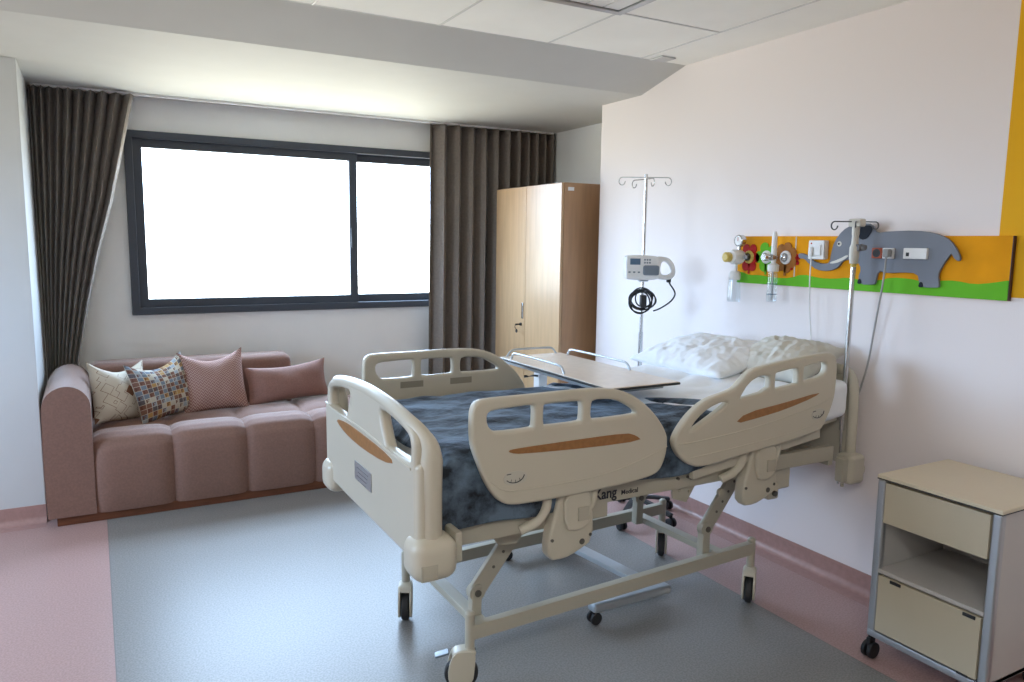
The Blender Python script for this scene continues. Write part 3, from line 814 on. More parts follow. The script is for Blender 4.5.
part('bolt', bm, 'bolt', bed)
# maker's lettering on the side bar
bm = B(); text_mesh(bm, 'Kang', .056, lambda u, v, w: (1.556 + u * .90, 2.1735 - w, .673 + v), font_bold=.0012)
part('lettering', bm, 'ink', bed, 'bold dark maker lettering on the side bar', recalc=False)
bm = B(); text_mesh(bm, 'Medical', .026, lambda u, v, w: (1.678 + u, 2.1735 - w, .676 + v), font_bold=.0002)
for k in range(6): box(bm, 1.56 + k * .018, 1.573 + k * .018, 2.1728, 2.1738, .7165, .7195)
part('lettering', bm, 'ink', bed, 'small dark maker lettering on the side bar', recalc=False)
# actuator and gearbox housings at the head end
bm = B(); box(bm, 2.50, 2.62, 2.20, 2.33, .555, .715, .012, 3); box(bm, 2.455, 2.52, 2.17, 2.24, .53, .60, .012, 3); q = part('actuator_housing', bm, 'beige', bed)
bm = B(); cyl(bm, (2.485, 2.168, .56), (2.485, 2.158, .56), .012, 14); part('bolt', bm, 'bolt', bed, sub=q)
bm = B(); bar(bm, (2.60, 2.45, .64), (2.88, 2.45, .62), .10, .07); bar(bm, (1.75, 2.62, .56), (2.35, 2.62, .60), .07, .07, .02); part('actuator', bm, 'beige2', bed)
bm = B(); plate(bm, [(1.16, .605), (1.20, .545), (1.27, .535), (1.33, .60), (1.33, .66), (1.16, .66)], [], .012, .003, lambda u, v, w: (u, 2.25 - w, v), it=0)
plate(bm, [(1.93, .73), (1.95, .61), (2.02, .585), (2.07, .66), (2.09, .73)], [], .012, .003, lambda u, v, w: (u, 2.20 - w, v), it=0)
for a_, c_ in (((2.20, .60), .02), ((1.98, .64), .008), ((2.03, .63), .008)): cyl(bm, (a_[0], 2.20, a_[1]), (a_[0], 2.185, a_[1]), c_ * .8, 12)
part('pivot_plate', bm, 'beige2', bed)

# lower chassis
NL, NR, FL, FR = Vector((1.118, 2.30, .215)), Vector((2.55, 2.335, .245)), Vector((1.108, 2.91, .215)), Vector((2.53, 2.925, .245))
bm = B(); bar(bm, NL, NR, .036, .055); part('base_bar', bm, 'beige2', bed)
bm = B(); bar(bm, FL, FR, .036, .055); part('base_bar', bm, 'beige2', bed)
bm = B(); bar(bm, (1.17, 2.31, .225), (1.17, 2.90, .225), .05, .03); part('cross_bar', bm, 'beige2', bed)
bm = B(); bar(bm, (2.37, 2.33, .245), (2.34, 2.92, .245), .05, .03); part('cross_bar', bm, 'beige2', bed)
for y in (2.37, 2.83):
    for (x0, z0_, x1, z1_, nm) in ((1.175, .325, 1.40, .61, 'a'), (2.295, .37, 2.475, .60, 'b')):
        bm = B()
        bar(bm, (x0, y, z0_), (x1, y, z1_), .022, .070, .006, up=(0, 0, 1))
        cyl(bm, (x0, y - .016, z0_), (x0, y + .016, z0_), .032, 20)
        arm = part('lift_arm', bm, 'beige2', bed)
        bm = B(); cyl(bm, (x0, y - .024, z0_), (x0, y + .024, z0_), .013, 14)
        for k in range(1, 5):
            t = .12 + .18 * k; cyl(bm, (x0 + (x1 - x0) * t, y - .013, z0_ + (z1_ - z0_) * t), (x0 + (x1 - x0) * t, y + .013, z0_ + (z1_ - z0_) * t), .006, 10)
        part('bolt', bm, 'bolt', bed, sub=arm)
        bm = B(); bar(bm, (x0 - .005, y + .001, .235), (x0 - .001, y + .001, z0_ + .02), .040, .042, .006, up=(1, 0, 0)); part('pivot_bracket', bm, 'beige2', bed)
def wheel(bm, c, ax, r, w, mi=0):
    """tyre lathe about a horizontal axis direction ax"""
    c = Vector(c); ax = Vector(ax).normalized(); s = ax.cross(Vector((0, 0, 1))).normalized(); u = Vector((0, 0, 1))
    pr = [(0, -w / 2), (r * .82, -w / 2), (r * .96, -w / 2 * .7), (r, 0), (r * .96, w / 2 * .7), (r * .82, w / 2), (0, w / 2)]
    rings = [[bm.verts.new(c + ax * h + (s * math.cos(2 * PI * k / 28) + u * math.sin(2 * PI * k / 28)) * max(q, .001)) for k in range(28)] for q, h in pr]
    for a, d in zip(rings, rings[1:]):
        for k in range(28):
            f = bm.faces.new((a[k], a[(k + 1) % 28], d[(k + 1) % 28], d[k])); f.material_index = mi
    for ring in (rings[0], rings[-1]): bm.faces.new(ring).material_index = mi
def caster(p, yawc, r=.062, lock=True):
    """swivel caster hung under the corner p; yawc turns it"""
    x, y = p.x, p.y
    d = Vector((math.cos(yawc), math.sin(yawc), 0)); ax = Vector((-d.y, d.x, 0))
    cx = Vector((x, y, 0)) - d * .03
    bm = B(); cyl(bm, (x, y, .145), (x, y, .285), .018, 16); cyl(bm, (x, y, .285), (x, y, .293), .018, 16, r2=.010); st = part('caster_post', bm, 'beige2', bed)
    bm = B()
    for s_ in (-1, 1):
        # cheek following the wheel
        pts = []
        for k in range(20):
            a = 2 * PI * k / 20; q = r * .80
            pts.append((math.cos(a) * q, math.sin(a) * q + r))
        cc = cx + ax * (.024 * s_)
        plate(bm, [(-.048, r - .02), (-.030, r - .045), (.01, r - .050), (.040, r - .025), (.046, r + .02), (.050, .148), (.01, .155), (-.03, .15), (-.05, r + .03)], [], .010, .003,
              lambda u, v, w, cc=cc: tuple(cc + d * (u + .0) + ax * w + Vector((0, 0, v))), it=1)
    for s2 in range(1):
        cc = cx
        plate(bm, [(-.035, .128), (.048, .128), (.052, .15), (.03, .158), (-.01, .156), (-.034, .145)], [], .052, .006, lambda u, v, w, cc=cc: tuple(cc + d * u + ax * w + Vector((0, 0, v))), it=1)
    fk = part('caster_housing', bm, 'beige', bed, sub=None)
    bm = B(); wheel(bm, cx + Vector((0, 0, r)), ax, r, .034); part('wheel', bm, 'rubber', bed, sub=fk)
    bm = B(); tube(bm, [tuple(Vector((x, y, .150))), tuple(Vector((x, y, .142)))], .021, 16); part('collar', bm, 'black', bed, sub=fk)
    if lock:
        bm = B(); a_ = cx - d * .045 + Vector((0, 0, .145)); bar(bm, tuple(a_), tuple(a_ - d * .05 + Vector((0, 0, -.012))), .035, .008, .003); part('brake_pedal', bm, 'bluegrey', bed, sub=fk)
caster(NL, R(-20)); caster(FL, R(65), lock=False); caster(NR, R(40), lock=False); caster(FR, R(50), lock=False)

# mattress
bm = B()
def mtop(x): return 0 if x < 1.97 else (x - 1.97) * .125
def mat_fn(x0, x1, y0, y1, z0, z1, bev=.03):
    box(bm, x0, x1, y0, y1, z0, z1, bev, 4)
mat_fn(.945, 2.93, 2.165, 3.06, .728, .895, .035)
bmesh.ops.subdivide_edges(bm, edges=[e for e in bm.edges if abs(e.verts[0].co.x - e.verts[1].co.x) > .5], cuts=24)
for v in bm.verts: v.co.z += mtop(v.co.x)
mt_ = link('mattress', bm, 'sheet'); tag(mt_, 'white-sheeted mattress lying on the hospital bed with its head end raised', 'mattress')

# fleece blanket over the foot two thirds
def blanket_edge(y): return 2.24 - .38 * (y - 2.16) + .02 * math.sin(y * 9)
bm = B()
nyp = [(2.150, .728), (2.148, .76), (2.147, .80), (2.150, .86), (2.158, .895), (2.185, .914), (2.25, .920)] + [(2.25 + .08 * k, .922) for k in range(1, 10)] + [(3.02, .918), (3.058, .90), (3.070, .87), (3.074, .82), (3.075, .76)]
def bl_fn(u, v):
    t = v * (len(nyp) - 1); i = min(int(t), len(nyp) - 2); f = t - i
    y = nyp[i][0] * (1 - f) + nyp[i + 1][0] * f; z = nyp[i][1] * (1 - f) + nyp[i + 1][1] * f
    xe = blanket_edge(min(max(y, 2.16), 3.0)) + (0 if y > 2.16 else .0)
    x = .935 + (xe - .935) * u
    z += mtop(x) * (1 if z > .75 else .8)
    top_ = 1 if z > .89 else 0
    n = noise.noise(Vector((x * 3.2, y * 5, 1.3))) * .010 + noise.noise(Vector((x * 9, y * 11, 4))) * .006 + abs(noise.noise(Vector((x * 5 + y * 4, y * 2 - x, 8)))) * .012
    if top_: z += n + .004
    else: 
        y += (-1 if y < 2.6 else 0) * abs(n) * .5
        if z < .78 and y < 2.6: z += .014 * noise.noise(Vector((x * 5, 0, 2))) - .056 * max(0, min(1, (1.52 - x) / .12))
    # puffy hem where it ends at the head side
    if u > .93 and top_: z += .010 * math.sin((u - .93) / .07 * PI)
    # drop at the foot end
    if u < .03: z -= (.03 - u) / .03 * .045 * (1 if top_ else 0)
    return Vector((x, y, z))
grid(bm, 110, 90, bl_fn)
o = link('blanket', bm, 'fleece', angle=80); thicken(o, .006); tag(o, 'dark navy fleece blanket with pale brushed patches and painted bluish highlights covering the foot of the bed', 'blanket')

# folded white top sheet
bm = B()
def sh_fn(u, v):
    y = 2.168 + .88 * v; xa = blanket_edge(y) - .10; x = xa + (2.62 - xa) * u
    z = .907 + mtop(x) + .012 * math.sin(u * PI) ** .3 + abs(noise.noise(Vector((x * 7, y * 6, 3)))) * .016 + noise.noise(Vector((x * 16, y * 4, 5))) * .004
    if v < .05: z -= (.05 - v) / .05 * .03
    if v > .95: z -= (v - .95) / .05 * .03
    return Vector((x, y, z + .012))
grid(bm, 60, 60, sh_fn)
o = link('top_sheet', bm, 'sheet', angle=80); thicken(o, .010); tag(o, 'crumpled white sheet folded down between the navy blanket and the pillows', 'bed sheet')
def pillow(label, w, h, t, loc, tilt, rz, m, seed):
    bm = B(); cushion(bm, w, h, t, 0, 56, .05, seed, .010)
    for v in bm.verts:
        q_ = Vector((v.co.x * 26 + 2 * noise.noise(v.co * 9), v.co.y * 7, seed))
        v.co.z += (.008 * (1 - 2 * abs(noise.noise(q_))) + .006 * noise.noise(v.co * 40)) * (1 if v.co.z > 0.005 else 0)
    o = link('pillow', bm, m, angle=80)
    o.matrix_world = Matrix.Translation(loc) @ Matrix.Rotation(rz, 4, 'Z') @ Matrix.Rotation(tilt, 4, 'X')
    tag(o, label, 'pillow', 'pillows on the hospital bed'); return o
pillow('large plump bright white pillow beside the table top on the raised bed head', .66, .46, .15, (2.66, 2.80, 1.055), R(12), -PI / 2, 'sheet', 11)
pillow('cream pillow lying behind the head side rail against the head board', .44, .38, .15, (2.80, 2.44, 1.075), R(18), -PI / 2 + .1, 'sheet2', 15)

# ---------------------------------------------------------------- overbed table
ob = thing('overbed_table', 'overbed table with pale laminate top and grey rim rails reaching across the bed', 'overbed table', (2.0, 3.28, 0))
bm = B(); box(bm, 1.765, 2.130, 2.385, 3.310, 1.030, 1.046, .006, 2); tt = part('table_top', bm, 'laminate', ob)
bm = B(); box(bm, 1.762, 2.133, 2.382, 3.313, 1.0325, 1.0425, .003, 1); part('edge_band', bm, 'edge', ob, 'thin dark edge band', sub=tt)
def rimrail(pts):
    bm = B(); a, b_ = Vector(pts[0]), Vector(pts[1]); d = (b_ - a).normalized()
    z = 1.046
    P = [a + Vector((0, 0, z)), a + d * .02 + Vector((0, 0, z + .028)), a + d * .05 + Vector((0, 0, z + .034)), b_ - d * .05 + Vector((0, 0, z + .034)), b_ - d * .02 + Vector((0, 0, z + .028)), b_ + Vector((0, 0, z))]
    tube(bm, smooth([tuple(p) for p in P], 2, False), .0055, 8); part('rim_rail', bm, 'tablegrey', ob)
rimrail(((1.783, 3.22, 0), (1.783, 2.74, 0))); rimrail(((1.80, 3.295, 0), (2.09, 3.295, 0))); rimrail(((2.112, 3.22, 0), (2.112, 2.70, 0)))
bm = B(); box(bm, 1.80, 2.10, 2.45, 3.33, 1.008, 1.030, .004); box(bm, 1.93, 2.03, 3.20, 3.34, .97, 1.01, .01); part('table_frame', bm, 'tablegrey', ob)
bm = B(); box(bm, 1.955, 2.005, 3.235, 3.295, .62, .99, .008); part('inner_column', bm, 'white', ob)
bm = B(); box(bm, 1.945, 2.015, 3.225, 3.305, .085, .66, .010); part('outer_column', bm, 'tablegrey', ob)
bm = B(); tube(bm, [(1.97, 3.25, .93), (1.93, 3.25, .935), (1.88, 3.24, .94)], .006, 8); lathe(bm, [(.001, -.01), (.010, -.008), (.010, .008), (.001, .01)], (1.88, 3.24, .94), 'x', 10); part('release_lever', bm, 'black', ob)
bm = B(); box(bm, 2.0, 2.07, 2.50, 3.30, .062, .088, .006); 
for v in bm.verts:
    if v.co.y < 2.9: v.co.x += .10
    v.co.x += .0
part('base_spine', bm, 'tablegrey', ob)
for ch in ob.children_recursive:
    for v in ch.data.vertices:
        if v.co.z > .94: v.co.z -= .012
for yy, x0, x1 in ((2.475, 1.77, 2.19), (3.22, 1.75, 2.18)):
    bm = B(); box(bm, x0, x1, yy - .030, yy + .030, .055, .096, .014, 3); ft = part('base_foot', bm, 'tablegrey', ob)
    for x in ((x0 + .02, x1 - .09) if yy > 3 else (x0 + .02,)):
        bm = B()
        for s_ in (-1, 1): wheel(bm, (x, yy + .014 * s_, .027), (0, 1, 0), .027, .016)
        box(bm, x - .012, x + .012, yy - .006, yy + .006, .02, .060, .003)
        part('caster', bm, 'rubber', ob, sub=ft)

# ---------------------------------------------------------------- infusion stand with pump, by the wall
PX, PY = 2.745, 3.42
iv = thing('iv_stand', 'steel infusion stand on a black star base between the bed head and the wardrobe', 'infusion stand', (PX, PY, 0))
bm = B(); cyl(bm, (PX, PY, .10), (PX, PY, 1.10), .0125, 14); cyl(bm, (PX, PY, 1.09), (PX, PY, 1.992), .009, 14); part('pole', bm, 'steel', iv)
bm = B(); lathe(bm, [(.001, .14), (.02, .14), (.03, .11), (.04, .08), (.001, .07)], (PX, PY, 0), 'z', 18)
cas = []
for k in range(5):
    a = R(213 + 72 * k + 2); p = Vector((PX + .25 * math.cos(a), PY + .25 * math.sin(a), 0)); cas.append(p)
    tube(bm, smooth([(PX, PY, .115), (PX + .10 * math.cos(a), PY + .10 * math.sin(a), .105), (p.x, p.y, .068)], 1, False), .017, 8, flat=(1.2, .8))
bs = part('star_base', bm, 'black', iv, 'black five-armed base')
for p in cas:
    bm = B()
    for s_ in (-1, 1): wheel(bm, (p.x + .014 * s_, p.y, .027), (1, 0, 0), .027, .018)
    cyl(bm, (p.x, p.y, .03), (p.x, p.y, .07), .008, 8)
    part('caster', bm, 'black', iv, sub=bs)
dR = Vector((math.cos(R(29)), -math.sin(R(29)), 0)); dU = Vector((0, 0, 1)); dT = Vector((-math.sin(R(29)), -math.cos(R(29)), 0))
def loc(u, v, w=0, o=(PX, PY, 0)): return Vector(o) + dR * u + dU * v + dT * w
bm = B()
def hookwire(bm, o, sgn, ln, drop, r=.0025, ddir=None, big=.018):
    dd = ddir or dR
    o = Vector(o); P = [o, o + dd * sgn * ln * .5, o + dd * sgn * ln]
    for k in range(1, 9):
        a = -PI / 2 + PI * 1.35 * k / 8
        P.append(o + dd * sgn * (ln + math.cos(a) * big * 1.0) + dU * (math.sin(a) * -big - big) * -1 * -1)
    return P
def hook(bm, o, dd, ln, rise=.0, hr=.022, r=.003):
    """arm out along dd, then a J curl hanging below its end"""
    o = Vector(o); P = [o, o + dd * ln + dU * rise]
    e_ = P[-1]
    for k in range(0, 9):
        a = PI / 2 - PI * 1.5 * k / 8
        P.append(e_ + dd * (math.cos(a) * hr * .8) + dU * (math.sin(a) * hr - hr))
    P2 = smooth([tuple(p) for p in P], 1, False); tube(bm, P2, r, 6)
hook(bm, (PX, PY, 1.975), dR, .125); hook(bm, (PX, PY, 1.975), -dR, .135)
hook(bm, (PX, PY, 1.965), (dR * .35 + dT).normalized(), .075); hook(bm, (PX, PY, 1.965), (-dR * .45 - dT * .6).normalized(), .09)
part('hook', bm, 'steel', iv)
# infusion pump clamped to the stand
ip = thing('infusion_pump', 'white infusion pump with small screen and loop handle clamped on the stand', 'infusion pump', (PX, PY, 1.42))
Z0 = 1.402
def lc(u, v, w): return tuple(loc(u, Z0 + v, w))
bm = B()
plate(bm, [(-.115, .018), (-.118, .125), (-.10, .140), (.045, .140), (.07, .125), (.075, .02), (.05, .003), (-.10, .003)], [], .11, .014, lambda u, v, w: lc(u, v, w + .055), it=1)
bd = part('pump_body', bm, 'white', ip)
bm = B(); plate(bm, [(.05, .01), (.13, .0), (.165, .015), (.175, .05), (.16, .10), (.13, .13), (.05, .138)], [[(.085, .035), (.125, .028), (.145, .04), (.148, .06), (.135, .09), (.115, .108), (.09, .105)]], .05, .012, lambda u, v, w: lc(u, v, w + .045), it=2, hit=2)
part('carry_handle', bm, 'white', ip)
bm = B(); plate(bm, [(-.092, .088), (-.035, .088), (-.035, .122), (-.092, .122)], [], .004, .001, lambda u, v, w: lc(u, v, w + .1105), it=0); part('display', bm, 'screen', ip, 'small blue-grey display')
bm = B()
for i in range(3):
    for j in range(2): box(bm, 0, .008, 0, .003, 0, .006, 0); 
bm.free(); bm = B()
def lbox(bm, u0, u1, v0, v1, w0, w1, bev=.002):
    vs = box(bm, u0, u1, w0, w1, v0, v1, bev)
    for v in vs: v.co = Vector(lc(v.co.x, v.co.z, v.co.y))
for i in range(3):
    for j in range(2): lbox(bm, -.015 + i * .014, -.006 + i * .014, .095 + j * .016, .104 + j * .016, .109, .112, .001)
for i in range(3): lbox(bm, -.10 + i * .026, -.088 + i * .026, .042, .050, .109, .112, .001)
part('key', bm, 'bluegrey', ip)
bm = B(); lbox(bm, -.02, .07, .03, .085, .105, .125, .010); part('pump_door', bm, 'bluegrey', ip, 'blue-grey pump door')
bm = B(); lbox(bm, -.028, .028, -.010, .03, -.02, .03, .006); part('pole_clamp', bm, 'alu', ip)
bm = B(); pts = [lc(.14, .005, .04), lc(.145, -.02, .045), lc(.165, -.045, .05), lc(.18, -.075, .05), lc(.165, -.11, .045), lc(.13, -.14, .04), lc(.09, -.165, .035), lc(.06, -.175, .03)]
tube(bm, smooth(pts, 2, False), .0045, 7)
lbox(bm, .128, .152, -.012, .012, .03, .05, .003)
for k, (rx_, rz_, w_) in enumerate(((.062, .058, .03), (.07, .05, .036), (.055, .064, .042), (.075, .058, .048), (.048, .048, .038), (.066, .062, .054))):
    cu_, cv_ = -.008 + .012 * math.sin(k * 2.1), -.115 + .012 * math.cos(k * 1.7)
    tube(bm, [lc(cu_ + rx_ * math.cos(a), cv_ + rz_ * math.sin(a), w_ + .006 * math.sin(3 * a + k)) for a in [2 * PI * q / 28 for q in range(28)]], .0042, 6, closed=True)
lbox(bm, -.016, .016, -.155, -.085, .008, .062, .004)
o = link('power_cord', bm, 'black'); tag(o, 'black power cord coiled on the stand below the infusion pump', 'cord')

# ---------------------------------------------------------------- second pole in the bed's corner socket
QX, QY = 2.965, 2.195
i2 = thing('bed_iv_pole', 'telescopic steel infusion pole rising from the near corner of the bed head', 'infusion pole', (QX, QY, .53))
bm = B(); cyl(bm, (2.90, QY, .53), (QX - .035, QY, 1.10), .008, 12); 
bm.free(); bm = B(); cyl(bm, (QX - .035, QY, .53), (QX - .035, QY, .80), .006, 12); cyl(bm, (QX - .035, QY, .78), (QX - .035, QY, 1.56), .011, 14); part('pole', bm, 'steel', i2)
q0 = (QX - .035, QY, 0)
bm = B()
lathe(bm, [(.001, 1.53), (.017, 1.53), (.021, 1.56), (.021, 1.60), (.015, 1.615), (.014, 1.65), (.016, 1.66), (.016, 1.70), (.001, 1.705)], q0, 'z', 18)
box(bm, q0[0] - .02, q0[0] + .02, q0[1] - .035, q0[1] + .028, 1.69, 1.725, .007)
part('pole_head', bm, 'offwhite', i2, 'off-white plastic adjuster head')
bm = B(); lathe(bm, [(.001, 0), (.011, .0), (.014, .010), (.013, .028), (.001, .03)], (q0[0] + .012, q0[1] - .045, 1.60), 'y', 16); box(bm, q0[0] - .01, q0[0] + .02, q0[1] - .03, q0[1], 1.585, 1.615, .004); part('clamp_knob', bm, 'ink_grey', i2)
bm = B(); lathe(bm, [(.001, 1.515), (.0125, 1.515), (.0125, 1.535), (.001, 1.535)], q0, 'z', 12); part('pole_collar', bm, 'yellow', i2)
bm = B()
dq = Vector((0, -1, 0))
hook(bm, (q0[0], q0[1], 1.712), (dR).normalized(), .085, hr=.016); hook(bm, (q0[0], q0[1], 1.712), -dR, .095, hr=.018)
hook(bm, (q0[0], q0[1], 1.710), (dT * .9 - dR * .45).normalized(), .06, hr=.012); hook(bm, (q0[0], q0[1], 1.710), (-dT + dR * .4).normalized(), .06, hr=.014)
part('hook', bm, 'dark_steel', i2)

# ---------------------------------------------------------------- painted service panel on the wall
sp_ = thing('service_panel', 'long orange wall panel painted with flowers and a grey elephant above the bed head', 'wall panel', (XR, 2.3, 1.4))
TH = .018
def wl(u, v, w): return (XR - TH - w, u, v)
bm = B(); box(bm, XR - TH, XR, 1.606, 3.0, 1.405, 1.652, .002); bd = part('panel_board', bm, 'mural', sp_)
bm = B(); box(bm, XR - TH - .001, XR, 1.602, 1.606, 1.405, 1.652, .001); part('end_cap', bm, 'board_edge', sp_, sub=bd)
bm = B()
for y in (2.618,): box(bm, XR - TH - .0015, XR - TH, y - .003, y + .003, 1.407, 1.65)
part('joint', bm, 'mural_white', sp_, sub=bd)
GR=[(2.998,1.458),(2.965,1.463),(2.914,1.448),(2.848,1.451),(2.784,1.446),(2.721,1.441),(2.641,1.444),(2.565,1.468),(2.471,1.452),(2.382,1.453),(2.314,1.462),(2.247,1.455),(2.152,1.456),(2.092,1.473),(2.004,1.471),(1.96,1.463),(1.865,1.47),(1.813,1.473),(1.736,1.461),(1.665,1.471),(1.61,1.483),(1.606,1.481),(1.606,1.476),(1.606,1.411),(1.606,1.405),(1.612,1.405),(2.992,1.405),(2.998,1.405),(2.998,1.411)]
EL=[(2.592,1.563),(2.573,1.571),(2.525,1.557),(2.495,1.53),(2.44,1.521),(2.405,1.527),(2.4,1.574),(2.387,1.626),(2.348,1.677),(2.3,1.702),(2.22,1.711),(2.187,1.696),(2.175,1.665),(2.108,1.672),(1.992,1.675),(1.909,1.665),(1.854,1.645),(1.82,1.616),(1.79,1.566),(1.795,1.549),(1.815,1.559),(1.829,1.582),(1.841,1.565),(1.864,1.526),(1.878,1.493),(1.868,1.45),(1.869,1.440),(1.945,1.438),(1.955,1.455),(1.966,1.496),(2.035,1.497),(2.109,1.49),(2.150,1.500),(2.158,1.45),(2.163,1.437),(2.235,1.434),(2.248,1.463),(2.235,1.506),(2.254,1.534),(2.288,1.547),(2.337,1.539),(2.352,1.509),(2.402,1.488),(2.474,1.49),(2.522,1.519),(2.552,1.544),(2.581,1.543)]
SM=[(2.405,1.529),(2.355,1.545),(2.309,1.568),(2.305,1.556),(2.35,1.531),(2.396,1.522)]
EAR=[(2.266,1.683),(2.235,1.700),(2.195,1.698),(2.19,1.675),(2.214,1.641),(2.242,1.634),(2.264,1.655)]
bm = B(); plate(bm, GR, [], .003, .0005, lambda u, v, w: wl(u, v, w + .0015), it=1); part('painted_grass', bm, 'grass', sp_, 'wavy green grass strip', sub=bd)
bm = B(); plate(bm, EL, [], .012, .002, lambda u, v, w: wl(u, v, w + .009), it=1); el_ = part('elephant_cutout', bm, 'elephant', sp_, 'grey elephant cutout')
bm = B(); plate(bm, SM, [], .002, .0004, lambda u, v, w: wl(u, v, w + .016), it=1)
lathe(bm, [(.001, -.0162 - TH + XR), (.012, -.0162 - TH + XR), (.012, -.0145 - TH + XR), (.001, -.0145 - TH + XR)], (0, 2.357, 1.616), 'x', 18)
part('tusk', bm, 'mural_white', sp_, sub=el_)
bm = B(); plate(bm, EAR, [], .004, .001, lambda u, v, w: wl(u, v, w + .017), it=1)
lathe(bm, [(.001, -.018 - TH + XR), (.005, -.018 - TH + XR), (.005, -.016 - TH + XR), (.001, -.016 - TH + XR)], (0, 2.359, 1.616), 'x', 12)
for y, z in ((2.238, 1.447), (1.946, 1.448)): plate(bm, [(y + .011, z - .010), (y - .011, z - .010), (y - .008, z + .008), (y, z + .014), (y + .008, z + .008)], [], .002, .0004, lambda u, v, w: wl(u, v, w + .016), it=1)
part('ear_and_toes', bm, 'elephant_d', sp_, sub=el_)
def flower(y, z, m, pr_, n, pet, label):
    bm = B()
    out = []
    for k in range(n * 8):
        a = 2 * PI * k / (n * 8); r_ = pr_ * (1 - pet + pet * abs(math.cos(a * n / 2)) ** .6)
        out.append((y + r_ * math.cos(a), z + r_ * math.sin(a) * 1.08))
    plate(bm, out, [], .003, .0005, lambda u, v, w: wl(u, v, w + .004), it=0)
    plate(bm, [(y - .006, 1.455), (y + .006, 1.455), (y + .006, z - .02), (y - .006, z - .02)], [], .003, .0005, lambda u, v, w: wl(u, v, w + .004), it=0)
    part('painted_flower', bm, m, sp_, label, sub=bd)
flower(2.915, 1.540, 'red', .072, 6, .36, 'red painted flower'); flower(2.800, 1.545, 'grass', .072, 5, .34, 'green painted flower'); flower(2.675, 1.545, 'brown', .072, 7, .2, 'brown painted flower')
bm = B()
for dy, dz in ((0, 0), (-.014, .012), (.014, .012), (-.008, -.014), (.01, -.014), (0, .02)): lathe(bm, [(.001, XR - TH - .005), (.011, XR - TH - .005), (.011, XR - TH - .003), (.001, XR - TH - .003)], (0, 2.608 + dy, 1.535 + dz), 'x', 12)
lathe(bm, [(.001, XR - TH - .005), (.009, XR - TH - .005), (.009, XR - TH - .003), (.001, XR - TH - .003)], (0, 2.635, 1.492), 'x', 12)
part('painted_flower', bm, 'red', sp_, 'small red painted flower', sub=bd)

def outlet(y, z, ring, core, label):
    t = thing('gas_outlet', label, 'gas outlet', (XR - TH, y, z), 'medical gas outlets')
    bm = B(); lathe(bm, [(.001, 0), (.034, 0), (.034, -.010), (.027, -.017), (.022, -.018), (.020, -.010), (.001, -.010)][::1], (XR - TH, y, z), 'x', 26); part('outlet_ring', bm, ring, t)
    bm = B(); lathe(bm, [(.001, -.010), (.019, -.010), (.018, -.026), (.010, -.030), (.001, -.030)], (XR - TH, y, z), 'x', 22); part('outlet_core', bm, core, t)
outlet(2.915, 1.543, 'yellow', 'bolt', 'yellow ringed gas outlet on the red painted flower')
outlet(2.795, 1.545, 'white', 'black', 'black and white gas outlet on the green painted flower')
outlet(2.672, 1.546, 'white', 'steel', 'white and chrome gas outlet on the brown painted flower')

# suction regulator at the left end
SRS = -.035
sr = thing('suction_regulator', 'suction regulator with round gauge and clear jar at the left end of the panel', 'suction regulator', (XR - .08, (3.0+SRS), 1.4))
bx = XR - TH
bm = B(); cyl(bm, (bx - .02, 2.915, 1.543), (bx - .055, (2.93+SRS), 1.543), .011, 12); cyl(bm, (bx - .05, (2.93+SRS), 1.543), (bx - .05, (2.99+SRS), 1.543), .010, 12); part('connector', bm, 'steel', sr)
bm = B(); lathe(bm, [(.001, .02), (.034, .02), (.040, .005), (.040, -.035), (.032, -.05), (.001, -.05)], (bx - .05, (2.985+SRS), 1.543), 'x', 26); bb = part('regulator_body', bm, 'white', sr)
bm = B(); lathe(bm, [(.001, -.05), (.026, -.05), (.026, -.075), (.018, -.082), (.001, -.082)], (bx - .05, (3.0+SRS), 1.541), 'x', 20); part('control_knob', bm, 'yellow', sr, sub=bb)
bm = B(); lathe(bm, [(.001, .012), (.031, .012), (.031, -.014), (.027, -.018), (.025, -.014), (.001, -.014)], (bx - .05, (2.975+SRS), 1.628), 'x', 28); cyl(bm, (bx - .05, (2.98+SRS), 1.575), (bx - .05, (2.978+SRS), 1.60), .009, 10); gg = part('gauge', bm, 'steel', sr)
bm = B(); lathe(bm, [(.001, -.0165), (.024, -.0165), (.024, -.014), (.001, -.014)], (bx - .05, (2.975+SRS), 1.628), 'x', 24); part('gauge_dial', bm, 'white', sr, sub=gg)
bm = B(); box(bm, bx - .0685, bx - .067, (2.974+SRS), (2.977+SRS), 1.625, 1.646); part('gauge_needle', bm, 'red', sr, sub=gg)
bm = B(); cyl(bm, (bx - .06, (2.99+SRS), 1.505), (bx - .06, (2.992+SRS), 1.465), .010, 12); lathe(bm, [(.001, 1.42), (.027, 1.42), (.031, 1.43), (.031, 1.455), (.022, 1.468), (.001, 1.468)], (bx - .06, (2.993+SRS), 0), 'z', 22); part('jar_lid', bm, 'white', sr)
bm = B(); lathe(bm, [(.030, 1.425), (.033, 1.40), (.036, 1.32), (.034, 1.305), (.001, 1.303), (.001, 1.306), (.031, 1.308), (.033, 1.32), (.030, 1.40), (.027, 1.425)], (bx - .06, (2.993+SRS), 0), 'z', 26); part('jar', bm, 'clear', sr, 'clear plastic jar')
